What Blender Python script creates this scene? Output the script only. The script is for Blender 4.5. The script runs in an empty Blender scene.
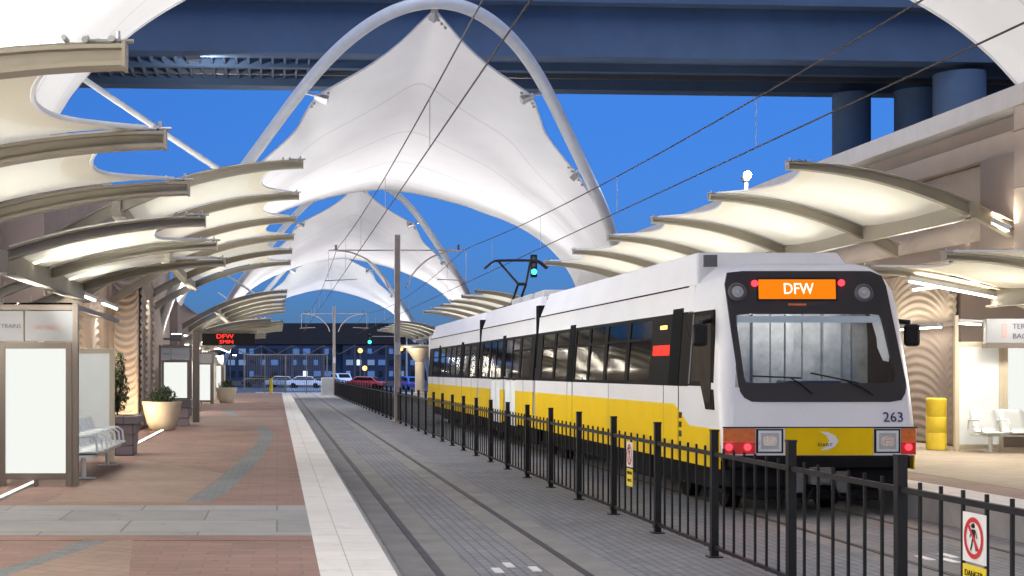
import bpy, bmesh, math, random
from mathutils import Vector, Matrix
random.seed(7)
R = math.radians
scene = bpy.context.scene
COL = scene.collection
F = 1400.0; CX = 277.0; CY = 371.0; EYE = 2.05     # measured from the photograph

def px(x, y, d):
    """world point at depth d that was measured at pixel (x, y)"""
    return Vector(((x - CX) * d / F, d, EYE - (y - CY) * d / F))

# ------------------------------------------------------------------ materials
def mat(name, col, rough=.6, metal=0., var=.12, vscale=3., bump=0., bscale=30., spec=.5, coat=0., emit=None, estr=0., fine=0., rvar=.08):
    m = bpy.data.materials.new(name); m.use_nodes = True
    nt = m.node_tree; b = nt.nodes['Principled BSDF']
    b.inputs['Roughness'].default_value = rough
    b.inputs['Metallic'].default_value = metal
    b.inputs['Specular IOR Level'].default_value = spec
    b.inputs['Coat Weight'].default_value = coat
    b.inputs['Base Color'].default_value = (*col, 1)
    if var > 0:
        tc = nt.nodes.new('ShaderNodeTexCoord'); n = nt.nodes.new('ShaderNodeTexNoise')
        n.inputs['Scale'].default_value = vscale; n.inputs['Detail'].default_value = 6; n.inputs['Roughness'].default_value = .65
        nt.links.new(tc.outputs['Object'], n.inputs['Vector'])
        mr = nt.nodes.new('ShaderNodeMapRange')
        mr.inputs['From Min'].default_value = .3; mr.inputs['From Max'].default_value = .7
        mr.inputs['To Min'].default_value = 1 - var; mr.inputs['To Max'].default_value = 1 + var
        nt.links.new(n.outputs['Fac'], mr.inputs['Value'])
        mx = nt.nodes.new('ShaderNodeVectorMath'); mx.operation = 'SCALE'
        mx.inputs[0].default_value = col
        nt.links.new(mr.outputs['Result'], mx.inputs['Scale'])
        nt.links.new(mx.outputs['Vector'], b.inputs['Base Color'])
        r2 = nt.nodes.new('ShaderNodeMapRange')
        r2.inputs['From Min'].default_value = .3; r2.inputs['From Max'].default_value = .7
        r2.inputs['To Min'].default_value = max(.02, rough - rvar); r2.inputs['To Max'].default_value = min(1, rough + rvar)
        nt.links.new(n.outputs['Fac'], r2.inputs['Value']); nt.links.new(r2.outputs['Result'], b.inputs['Roughness'])
    if bump > 0:
        tc2 = nt.nodes.new('ShaderNodeTexCoord'); n2 = nt.nodes.new('ShaderNodeTexNoise')
        n2.inputs['Scale'].default_value = bscale; n2.inputs['Detail'].default_value = 4
        nt.links.new(tc2.outputs['Object'], n2.inputs['Vector'])
        bp = nt.nodes.new('ShaderNodeBump'); bp.inputs['Strength'].default_value = bump; bp.inputs['Distance'].default_value = .02
        nt.links.new(n2.outputs['Fac'], bp.inputs['Height']); nt.links.new(bp.outputs['Normal'], b.inputs['Normal'])
    if emit:
        b.inputs['Emission Color'].default_value = (*emit, 1); b.inputs['Emission Strength'].default_value = estr
    return m

def fabric(name, col, trans=.35, seam=0.):
    m = bpy.data.materials.new(name); m.use_nodes = True; nt = m.node_tree; nt.nodes.clear()
    out = nt.nodes.new('ShaderNodeOutputMaterial'); d = nt.nodes.new('ShaderNodeBsdfDiffuse'); t = nt.nodes.new('ShaderNodeBsdfTranslucent')
    mx = nt.nodes.new('ShaderNodeMixShader'); mx.inputs[0].default_value = trans
    tc = nt.nodes.new('ShaderNodeTexCoord'); n = nt.nodes.new('ShaderNodeTexNoise'); n.inputs['Scale'].default_value = .9; n.inputs['Detail'].default_value = 5
    nt.links.new(tc.outputs['Object'], n.inputs['Vector'])
    ramp = nt.nodes.new('ShaderNodeValToRGB')
    ramp.color_ramp.elements[0].position = .3; ramp.color_ramp.elements[1].position = .7
    ramp.color_ramp.elements[0].color = (*[c * .955 for c in col], 1); ramp.color_ramp.elements[1].color = (*col, 1)
    nt.links.new(n.outputs['Fac'], ramp.inputs['Fac'])
    colout = ramp.outputs['Color']
    if seam > 0:                                    # welded seams across the cloth, a darker double layer
        uv = nt.nodes.new('ShaderNodeUVMap'); sp = nt.nodes.new('ShaderNodeSeparateXYZ'); nt.links.new(uv.outputs['UV'], sp.inputs[0])
        mm = nt.nodes.new('ShaderNodeMath'); mm.operation = 'PINGPONG'; mm.inputs[1].default_value = .5
        sc = nt.nodes.new('ShaderNodeMath'); sc.operation = 'MULTIPLY'; sc.inputs[1].default_value = seam
        nt.links.new(sp.outputs['Y'], sc.inputs[0]); nt.links.new(sc.outputs[0], mm.inputs[0])
        lt = nt.nodes.new('ShaderNodeMath'); lt.operation = 'LESS_THAN'; lt.inputs[1].default_value = .012
        nt.links.new(mm.outputs[0], lt.inputs[0])
        mc = nt.nodes.new('ShaderNodeMix'); mc.data_type = 'RGBA'
        nt.links.new(lt.outputs[0], mc.inputs['Factor']); nt.links.new(colout, mc.inputs['A']); mc.inputs['B'].default_value = (*[c * .8 for c in col], 1)
        colout = mc.outputs['Result']
    nt.links.new(colout, d.inputs['Color']); nt.links.new(colout, t.inputs['Color'])
    nt.links.new(d.outputs[0], mx.inputs[1]); nt.links.new(t.outputs[0], mx.inputs[2]); nt.links.new(mx.outputs[0], out.inputs['Surface'])
    return m

def glow(name, col, strength):
    m = bpy.data.materials.new(name); m.use_nodes = True; nt = m.node_tree; nt.nodes.clear()
    out = nt.nodes.new('ShaderNodeOutputMaterial'); e = nt.nodes.new('ShaderNodeEmission')
    e.inputs['Color'].default_value = (*col, 1); e.inputs['Strength'].default_value = strength
    nt.links.new(e.outputs[0], out.inputs['Surface']); return m

def pavers(name, c1, c2, mortar, w, h, rough=.75, var=.18, vscale=.6, msize=.012, rot=0., bump=.25, offset=.5):
    m = bpy.data.materials.new(name); m.use_nodes = True; nt = m.node_tree; b = nt.nodes['Principled BSDF']
    tc = nt.nodes.new('ShaderNodeTexCoord'); mp = nt.nodes.new('ShaderNodeMapping'); mp.inputs['Rotation'].default_value[2] = rot
    nt.links.new(tc.outputs['Object'], mp.inputs['Vector'])
    br = nt.nodes.new('ShaderNodeTexBrick'); br.offset = offset
    br.inputs['Scale'].default_value = 1.; br.inputs['Brick Width'].default_value = w; br.inputs['Row Height'].default_value = h
    br.inputs['Mortar Size'].default_value = msize; br.inputs['Mortar Smooth'].default_value = .3
    br.inputs['Color1'].default_value = (*c1, 1); br.inputs['Color2'].default_value = (*c2, 1); br.inputs['Mortar'].default_value = (*mortar, 1)
    nt.links.new(mp.outputs['Vector'], br.inputs['Vector'])
    n = nt.nodes.new('ShaderNodeTexNoise'); n.inputs['Scale'].default_value = vscale; n.inputs['Detail'].default_value = 8; n.inputs['Roughness'].default_value = .7
    nt.links.new(tc.outputs['Object'], n.inputs['Vector'])
    mr = nt.nodes.new('ShaderNodeMapRange'); mr.inputs['From Min'].default_value = .3; mr.inputs['From Max'].default_value = .7
    mr.inputs['To Min'].default_value = 1 - var; mr.inputs['To Max'].default_value = 1 + var
    nt.links.new(n.outputs['Fac'], mr.inputs['Value'])
    mx = nt.nodes.new('ShaderNodeVectorMath'); mx.operation = 'SCALE'
    n2 = nt.nodes.new('ShaderNodeTexNoise'); n2.inputs['Scale'].default_value = 2.3; n2.inputs['Detail'].default_value = 10; n2.inputs['Roughness'].default_value = .75
    nt.links.new(tc.outputs['Object'], n2.inputs['Vector'])
    m2 = nt.nodes.new('ShaderNodeMapRange'); m2.inputs['From Min'].default_value = .55; m2.inputs['From Max'].default_value = .72; m2.inputs['To Min'].default_value = 1.; m2.inputs['To Max'].default_value = .72
    nt.links.new(n2.outputs['Fac'], m2.inputs['Value'])
    vo = nt.nodes.new('ShaderNodeTexVoronoi'); vo.inputs['Scale'].default_value = 1.7; nt.links.new(tc.outputs['Object'], vo.inputs['Vector'])
    m3 = nt.nodes.new('ShaderNodeMapRange'); m3.inputs['From Min'].default_value = .03; m3.inputs['From Max'].default_value = .06; m3.inputs['To Min'].default_value = .6; m3.inputs['To Max'].default_value = 1.
    nt.links.new(vo.outputs['Distance'], m3.inputs['Value'])
    mu = nt.nodes.new('ShaderNodeMath'); mu.operation = 'MULTIPLY'; nt.links.new(mr.outputs['Result'], mu.inputs[0]); nt.links.new(m2.outputs['Result'], mu.inputs[1])
    mv = nt.nodes.new('ShaderNodeMath'); mv.operation = 'MULTIPLY'; nt.links.new(mu.outputs[0], mv.inputs[0]); nt.links.new(m3.outputs['Result'], mv.inputs[1])
    nt.links.new(br.outputs['Color'], mx.inputs[0]); nt.links.new(mv.outputs[0], mx.inputs['Scale'])
    nt.links.new(mx.outputs['Vector'], b.inputs['Base Color'])
    b.inputs['Roughness'].default_value = rough
    bp = nt.nodes.new('ShaderNodeBump'); bp.inputs['Strength'].default_value = bump; bp.inputs['Distance'].default_value = .006; bp.invert = True
    nt.links.new(br.outputs['Fac'], bp.inputs['Height']); nt.links.new(bp.outputs['Normal'], b.inputs['Normal'])
    return m

def window_glass(name, tint, refl=.9, rough=.02):
    m = bpy.data.materials.new(name); m.use_nodes = True; nt = m.node_tree; nt.nodes.clear()
    out = nt.nodes.new('ShaderNodeOutputMaterial'); tr = nt.nodes.new('ShaderNodeBsdfTransparent'); tr.inputs['Color'].default_value = (*tint, 1)
    g = nt.nodes.new('ShaderNodeBsdfGlossy'); g.inputs['Roughness'].default_value = rough; g.inputs['Color'].default_value = (refl, refl*.98, refl*.95, 1)
    fr = nt.nodes.new('ShaderNodeFresnel'); fr.inputs['IOR'].default_value = 1.5
    mx = nt.nodes.new('ShaderNodeMixShader'); nt.links.new(fr.outputs[0], mx.inputs[0])
    nt.links.new(tr.outputs[0], mx.inputs[1]); nt.links.new(g.outputs[0], mx.inputs[2]); nt.links.new(mx.outputs[0], out.inputs['Surface'])
    return m

M = {}
M['fabric_big'] = fabric('membrane_cloth', (.84, .84, .86), .12, 5.)
M['fabric'] = fabric('canopy_cloth', (.80, .785, .68), .35)
M['hem'] = fabric('canopy_hem', (.78, .75, .64), .3)
M['rib'] = mat('rib_paint', (.235, .21, .165), .45, var=.08)
M['arch'] = mat('arch_paint', (.60, .62, .66), .35, var=.06)
M['steel'] = mat('galvanised_steel', (.42, .42, .43), .4, .7, var=.1)
M['pole'] = mat('pole_paint', (.38, .33, .30), .55, var=.12)
M['black'] = mat('black_paint', (.012, .012, .014), .45, var=.15, vscale=6, spec=.2)
M['matte'] = mat('matte_black', (.008, .008, .009), .7, var=0, spec=.04)
M['wire'] = mat('wire_metal', (.065, .06, .06), .9, 0, var=0, spec=.05)
M['brick'] = pavers('brick_pavers', (.275, .165, .132), (.225, .137, .112), (.185, .135, .115), .42, .21, var=.22, vscale=.5)
M['brick2'] = pavers('terracotta_pavers', (.30, .16, .12), (.25, .14, .11), (.20, .16, .13), .21, .105, var=.2)
M['greyband'] = pavers('concrete_flags', (.33, .325, .315), (.27, .268, .262), (.17, .165, .16), 1.6, 1.1, var=.14, vscale=1.2, msize=.012)
M['litpinkzone'] = pavers('lit_pink_pavers', (.315, .215, .165), (.27, .19, .15), (.21, .16, .13), .42, .21, var=.2, rot=.5)
M['arcband'] = pavers('slate_pavers', (.155, .175, .185), (.19, .205, .21), (.15, .15, .15), .21, .105, var=.2)
M['tanzone'] = pavers('tan_pavers', (.36, .29, .22), (.31, .25, .19), (.25, .21, .17), .42, .21, var=.2)
M['trackpave'] = pavers('track_pavers', (.225, .227, .24), (.18, .183, .195), (.12, .12, .125), .24, .12, var=.26, vscale=.35, rot=R(90))
M['trackband'] = mat('track_concrete', (.225, .218, .21), .85, var=.28, vscale=1.2, bump=.2)
M['rail'] = mat('rail_steel', (.07, .062, .06), .6, .4, var=.2, vscale=2)
M['concrete'] = mat('concrete', (.36, .35, .34), .85, var=.14, vscale=1.1, bump=.15)
M['curb'] = mat('curb_concrete', (.30, .29, .28), .85, var=.2, vscale=1.5, bump=.15)
M['bridge'] = mat('bridge_concrete_skyblue', (.072, .115, .19), .9, var=.16, vscale=.35, bump=.1)  # blue skylight on the concrete is put into this base colour
M['ground'] = mat('asphalt', (.055, .055, .058), .9, var=.25, vscale=.3)
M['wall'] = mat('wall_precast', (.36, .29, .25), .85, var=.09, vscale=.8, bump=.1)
M['walldark_shade'] = mat('wall_precast_dark_shade', (.22, .175, .155), .85, var=.1, vscale=.8, bump=.1)  # darker wall copy, carries the shade of unlit lower and recessed parts
M['wave'] = mat('wave_precast', (.37, .31, .26), .8, var=.08, vscale=.6)
M['coping'] = mat('coping_stone', (.40, .38, .38), .8, var=.08)
M['frame'] = mat('bronze_frame', (.17, .145, .125), .45, .3, var=.08)
M['creamframe'] = mat('cream_frame', (.60, .53, .40), .5, var=.05)
M['bench'] = mat('bench_metal', (.66, .70, .71), .32, .25, var=.05)
M['pot'] = mat('pot_stone', (.50, .44, .35), .8, var=.1, bump=.2)
M['stone'] = pavers('stacked_stone', (.30, .26, .285), (.23, .20, .22), (.12, .105, .11), .35, .14, var=.2, bump=.6)
M['soil'] = mat('soil', (.04, .03, .02), .95)
M['leaf'] = mat('leaf', (.045, .085, .03), .6, var=.5, vscale=9)
M['leafdark'] = mat('leaf_dark', (.04, .07, .028), .6, var=.4, vscale=9)
M['bark'] = mat('bark', (.09, .06, .04), .9)
M['white'] = mat('train_white', (.77, .765, .79), .38, var=.045, vscale=.9, rvar=.02, spec=.4, coat=.15)
M['yellow'] = mat('train_yellow', (.78, .515, .004), .55, var=.06, vscale=1.1, rvar=.02, spec=.12)
M['gloss'] = mat('black_gloss', (.010, .009, .008), .6, var=0, spec=.06)
M['maskgrey'] = mat('front_mask', (.042, .038, .040), .4, var=0, spec=.2)
M['under'] = mat('underframe', (.010, .010, .011), .75, var=.3, spec=.08)
M['darkgrey'] = mat('dark_grey', (.09, .09, .095), .5)
M['grey'] = mat('light_grey', (.42, .42, .43), .5)
M['glass'] = window_glass('window_glass', (.66, .60, .50), .6, .05)
M['frontglass'] = window_glass('front_glass', (.80, .82, .84), .8, .03)
M['shelterglass'] = window_glass('shelter_glass', (.85, .88, .87))
M['screen'] = mat('windscreen', (.10, .11, .125), .06, var=.35, vscale=1.6, spec=1., coat=1.)
M['orange'] = glow('sign_orange', (1., .24, .008), .37)
M['signwhite'] = glow('sign_text', (1., .93, .75), .55)
M['redled'] = glow('red_led', (1., .02, .03), 2.2)
M['redsoft'] = mat('red_lens', (.28, .012, .012), .2, emit=(1, .03, .03), estr=.06)
M['amber'] = mat('amber_lens', (.62, .15, .03), .2, var=.2, vscale=20)
M['redtext'] = glow('led_text', (1., .03, .02), 1.0)
M['greenlamp'] = glow('green_lamp', (.03, .85, .5), 2.5)
M['tube'] = glow('tube_light', (1., .94, .80), 5.)
M['floodlens'] = glow('flood_lens', (1., .97, .92), 30.)
M['backlit'] = glow('backlit_panel', (.96, .98, .93), .34)
M['backlit2'] = mat('frosted_panel', (.66, .69, .68), .5, var=.03, emit=(.9, .93, .9), estr=.07)
M['signpanel'] = mat('sign_panel', (.21, .215, .225), .5, var=.02, emit=(.8, .82, .86), estr=.03)
M['signblue'] = mat('sign_ink', (.05, .06, .10), .5, var=0)
M['signred'] = mat('sign_red', (.42, .20, .19), .5, var=0)
M['ringred'] = mat('ring_red', (.55, .02, .03), .5, var=0)
M['signplate'] = mat('sign_plate', (.78, .76, .74), .45, var=.05)
M['signyellow'] = mat('sign_yellow', (.80, .60, .03), .45, var=.05)
M['navy'] = mat('navy_ink', (.02, .025, .09), .5, var=0)
M['tactile'] = None
M['orangelamp'] = glow('orange_lamp', (1., .42, .10), 1.6)
M['litwindow'] = glow('lit_window', (.55, .75, 1.), .8)
M['warmwindow'] = glow('warm_window', (1., .6, .2), 1.2)

M['tactile'] = pavers('tactile_tiles', (.76, .74, .70), (.71, .69, .65), (.45, .43, .40), .61, .61, var=.10, vscale=.9, msize=.006, offset=0.)

# ------------------------------------------------------------------ mesh helpers
class MB:
    def __init__(s): s.v = []; s.f = []; s.uv = None
    def add(s, vs, fs):
        o = len(s.v); s.v += [tuple(p) for p in vs]; s.f += [tuple(i + o for i in f) for f in fs]; return s
    def box(s, x0, x1, y0, y1, z0, z1):
        return s.add([(x0,y0,z0),(x1,y0,z0),(x1,y1,z0),(x0,y1,z0),(x0,y0,z1),(x1,y0,z1),(x1,y1,z1),(x0,y1,z1)],
                     [(0,3,2,1),(4,5,6,7),(0,1,5,4),(1,2,6,5),(2,3,7,6),(3,0,4,7)])
    def tube(s, pts, r, n=8, caps=True):
        pts = [Vector(p) for p in pts]; rs = r if isinstance(r, (list, tuple)) else [r] * len(pts)
        vs = []; fs = []; up = None
        for i, p in enumerate(pts):
            t = (pts[min(i+1, len(pts)-1)] - pts[max(i-1, 0)]).normalized()
            if up is None:
                a = Vector((0,0,1)) if abs(t.z) < .9 else Vector((1,0,0)); up = t.cross(a).normalized()
            else: up = (up - t * up.dot(t)).normalized()
            w = t.cross(up)
            for k in range(n):
                a = 2*math.pi*k/n; vs.append(p + (up*math.cos(a) + w*math.sin(a)) * rs[i])
        for i in range(len(pts)-1):
            for k in range(n):
                a = i*n+k; b = i*n+(k+1)%n; fs.append((a, b, b+n, a+n))
        if caps: fs.append(tuple(range(n-1, -1, -1))); fs.append(tuple(range((len(pts)-1)*n, len(pts)*n)))
        return s.add(vs, fs)
    def revolve(s, prof, n=24, c=(0,0,0)):
        vs = []; fs = []
        for (r, z) in prof:
            for k in range(n):
                a = 2*math.pi*k/n; vs.append((c[0]+r*math.cos(a), c[1]+r*math.sin(a), c[2]+z))
        for i in range(len(prof)-1):
            for k in range(n):
                a = i*n+k; b = i*n+(k+1)%n; fs.append((a, b, b+n, a+n))
        fs.append(tuple(range(n-1, -1, -1))); fs.append(tuple(range((len(prof)-1)*n, len(prof)*n)))
        return s.add(vs, fs)
    def prism(s, front, back):
        """two outlines of the same length joined into a solid"""
        n = len(front); fs = [tuple(range(n)), tuple(range(2*n-1, n-1, -1))]
        for k in range(n): fs.append((k, k+n, (k+1)%n+n, (k+1)%n))
        return s.add(list(front) + list(back), fs)
    def grid(s, fn, nu, nv, uv=False):
        vs = [fn(i/nu, j/nv) for j in range(nv+1) for i in range(nu+1)]
        fs = [(j*(nu+1)+i, j*(nu+1)+i+1, (j+1)*(nu+1)+i+1, (j+1)*(nu+1)+i) for j in range(nv) for i in range(nu)]
        if uv: s.uv = [(i/nu, j/nv) for j in range(nv+1) for i in range(nu+1)]
        return s.add(vs, fs)
    def build(s, name, m, parent=None, loc=(0,0,0), smooth=0, bevel=0, rot=None):
        me = bpy.data.meshes.new(name); me.from_pydata(s.v, [], s.f)
        bm = bmesh.new(); bm.from_mesh(me); bmesh.ops.recalc_face_normals(bm, faces=bm.faces); bm.to_mesh(me); bm.free()
        if s.uv:
            l = me.uv_layers.new(name='UVMap')
            for lp in me.loops: l.data[lp.index].uv = s.uv[lp.vertex_index]
        if isinstance(m, str): m = M[m]
        me.materials.append(m)
        if smooth:
            me.shade_smooth()
            me.set_sharp_from_angle(angle=R(smooth))
        o = bpy.data.objects.new(name, me); COL.objects.link(o); o.location = loc
        if rot: o.rotation_euler = rot
        if parent: o.parent = parent
        if bevel:
            b = o.modifiers.new('bevel', 'BEVEL'); b.width = bevel; b.segments = 2; b.limit_method = 'ANGLE'
        return o

def tag(o, label=None, cat=None, group=None, kind=None):
    if label: o['label'] = label
    if cat: o['category'] = cat
    if group: o['group'] = group
    if kind: o['kind'] = kind
    return o
def thing(name, label, cat, loc=(0,0,0), rz=0, group=None):
    o = bpy.data.objects.new(name, None); COL.objects.link(o); o.location = loc; o.rotation_euler = (0,0,rz); o.empty_display_size = .2
    return tag(o, label, cat, group)
def copy_tree(o, parent=None, loc=None, label=None):
    c = o.copy(); COL.objects.link(c)
    if parent: c.parent = parent
    if loc is not None: c.location = loc
    if label: c['label'] = label
    for ch in list(o.children): copy_tree(ch, c)
    return c
def area(name, loc, target, sx, sy, power, col=(1,.9,.75), parent=None, spread=180):
    l = bpy.data.lights.new(name, 'AREA'); l.shape = 'RECTANGLE'; l.size = sx; l.size_y = sy; l.energy = power; l.color = col; l.spread = R(spread)
    o = bpy.data.objects.new(name, l); COL.objects.link(o); o.location = loc
    d = Vector(target) - Vector(loc); o.rotation_euler = d.to_track_quat('-Z', 'Y').to_euler()
    if parent: o.parent = parent
    return o
def spot(name, loc, target, power, angle, col=(1,.96,.9), parent=None, radius=.15, blend=.8):
    l = bpy.data.lights.new(name, 'SPOT'); l.energy = power; l.color = col; l.spot_size = R(angle); l.spot_blend = blend; l.shadow_soft_size = radius
    o = bpy.data.objects.new(name, l); COL.objects.link(o); o.location = loc
    d = Vector(target) - Vector(loc); o.rotation_euler = d.to_track_quat('-Z', 'Y').to_euler()
    if parent: o.parent = parent
    return o
def text(body, size, m, parent, loc, rot, name='lettering', align='CENTER', ext=.004, sx=1.):
    c = bpy.data.curves.new(name, 'FONT'); c.body = body; c.size = size; c.align_x = align; c.align_y = 'CENTER'; c.extrude = ext; c.resolution_u = 3
    tmp = bpy.data.objects.new('tmp_text', c); COL.objects.link(tmp); bpy.context.view_layer.update()
    me = bpy.data.meshes.new_from_object(tmp.evaluated_get(bpy.context.evaluated_depsgraph_get())); me.name = name
    bpy.data.objects.remove(tmp); bpy.data.curves.remove(c)
    me.materials.clear(); me.materials.append(M[m])
    o = bpy.data.objects.new(name, me); COL.objects.link(o); o.location = loc; o.rotation_euler = rot; o.scale = (sx, 1, 1)
    if parent: o.parent = parent
    return o
def catmull(pts, n):
    pts = [Vector(p) for p in pts]; out = []
    for i in range(len(pts)-1):
        p0 = pts[max(i-1,0)]; p1 = pts[i]; p2 = pts[i+1]; p3 = pts[min(i+2,len(pts)-1)]
        for k in range(n):
            t = k/n; out.append(.5*((2*p1)+(p2-p0)*t+(2*p0-5*p1+4*p2-p3)*t*t+(3*p1-p0-3*p2+p3)*t**3))
    out.append(pts[-1]); return out
def interp(tab, x):
    if x <= tab[0][0]: return tab[0][1]
    for (a, va), (b, vb) in zip(tab, tab[1:]):
        if x <= b: return va + (vb-va)*(x-a)/(b-a)
    return tab[-1][1]

# ------------------------------------------------------------------ layout numbers (metres)
PZ = .40                      # platform height
T1, T2, FX = 2.38, 7.53, 4.81 # track centres, fence line
MID = 4.84                    # axis of the big canopies
PL0, PL1 = -9., .97           # left platform
PR0, PR1 = 8.95, 20.          # right platform
PY0, PY1 = -12., 105.

# ------------------------------------------------------------------ ground, tracks, platforms
def structure(mb, name, m, **k): return tag(mb.build(name, m, **k), kind='structure')
structure(MB().box(-900, 900, -300, 1500, -.3, -.02), 'ground', 'ground')
structure(MB().box(PL1-.05, PR0+.05, -12, 330, -.2, 0), 'track_bed', 'trackpave')
mb = MB()
for tc in (T1, T2):
    for s in (-1, 1):
        c = tc + s*.745
        mb.box(c-.36, c-.055, -12, 330, -.01, .004); mb.box(c+.055, c+.36, -12, 330, -.01, .004)
structure(mb, 'track_concrete', 'trackband')
mb = MB()
for tc in (T1, T2):
    for s in (-1, 1):
        c = tc + s*.745; mb.box(c-.037, c+.037, -12, 330, -.02, .008)
structure(mb, 'rails', 'rail')
mb = MB()
for (x, y) in ((T1-.12, 14.35), (T1+.06, 14.75), (T1+.28, 14.45), (T2-.28, 15.1), (T2-.1, 15.5), (T2-.45, 15.3)):
    mb.box(x-.045, x+.045, y-.16, y+.16, .002, .012)
structure(mb, 'painted_marks', 'signplate')
def platform(x0, x1, name, edge):
    structure(MB().box(x0, x1, PY0, PY1, -.1, PZ), name, 'brick')
platform(PL0, .35, 'platform', 1)
structure(MB().box(.35, PL1, PY0, PY1, -.1, PZ+.004), 'platform_edge', 'tactile')
structure(MB().box(PL1, PL1+.05, PY0, PY1, -.1, PZ-.03), 'platform_kerb', 'curb')
platform(PR0+.62, PR1, 'platform', 1)
structure(MB().box(PR0, PR0+.62, PY0, PY1, -.1, PZ+.004), 'platform_edge', 'tactile')
structure(MB().box(PR0-.05, PR0, PY0, PY1, -.1, PZ-.03), 'platform_kerb', 'curb')
# tan floor zone on the right platform, flags and slate ribbon on the left one
structure(MB().box(PR0+1.4, PR1, 8, 60, PZ-.02, PZ+.004), 'tan_paving', 'tanzone')
structure(MB().box(PL0, .349, 14.0, 17.1, PZ-.02, PZ+.008), 'concrete_paving_band', 'greyband')
mb = MB(); mb.box(PL0, .349, 13.6, 14.0, PZ-.02, PZ+.006); mb.box(PL0, .349, 17.1, 17.6, PZ-.02, PZ+.006)
structure(mb, 'terracotta_paving_border', 'brick2')
pth = catmull([(-3.0, 7.5, 0), (-2.55, 9.5, 0), (-2.2, 11.3, 0), (-1.83, 13, 0), (-.98, 17.9, 0), (-.62, 23.3, 0), (-.33, 31.2, 0), (-.30, 37.9, 0), (-.87, 45, 0), (-1.6, 52, 0), (-2.2, 60, 0)], 10)
mb = MB(); vs = []
for p in pth: vs += [(p.x-.17, p.y, PZ+.004), (p.x+.17, p.y, PZ+.004)]
mb.add(vs, [(2*i, 2*i+1, 2*i+3, 2*i+2) for i in range(len(pth)-1)])
structure(mb, 'slate_paving_ribbon', 'arcband')
# paler pinkish paving fields, canopy light on the floor put into their colour
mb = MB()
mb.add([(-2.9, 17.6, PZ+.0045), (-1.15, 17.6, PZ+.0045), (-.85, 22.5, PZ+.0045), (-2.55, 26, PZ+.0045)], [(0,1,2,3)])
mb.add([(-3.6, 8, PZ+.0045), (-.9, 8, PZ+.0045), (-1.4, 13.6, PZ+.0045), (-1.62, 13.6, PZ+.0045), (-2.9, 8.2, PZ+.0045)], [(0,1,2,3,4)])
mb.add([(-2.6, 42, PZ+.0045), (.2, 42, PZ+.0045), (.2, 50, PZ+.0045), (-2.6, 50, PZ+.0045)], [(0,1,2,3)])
structure(mb, 'lit_pink_paving', 'litpinkzone')
structure(MB().box(PL1-3, PR0+6, 105.2, 135, -.02, .006), 'crossing', 'concrete')

# ------------------------------------------------------------------ big tensile canopies (local y=0 is the far edge)
ARCH = [(13.43, 0), (13.05, 1.75), (11.9, 3.5), (10.2, 5.05), (8.35, 6.85), (7.2, 7.8), (5, 9.2), (2.7, 10.2), (.4, 10.9)]
def arch_y(z): return -22.4 + 1.62*(13.43 - z)
def half_near():
    return [Vector((0,-22.0,13.12)), Vector((.39,-21.7,12.8)), Vector((.98,-21.2,12.31)), Vector((1.8,-20.5,11.80)), Vector((2.76,-19.7,11.38)), Vector((3.5,-19.0,11.06)),
            Vector((3.85,-18.3,10.7)), Vector((4.28,-17.4,10.12)), Vector((5.14,-16,9.54)), Vector((5.85,-15,9.1)), Vector((6.5,-14.2,8.45)), Vector((7.45,-12.8,7.5)), Vector((8.3,-11.3,6.4)), Vector((8.9,-10.0,5.4))]
FAR = [(0,10.5),(1.6,10.3),(3.8,9.76),(4.64,9.45),(6.1,8.9),(7.5,8.05),(8.55,6.97),(9.0,6.09),(9.2,5.2)]
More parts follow.
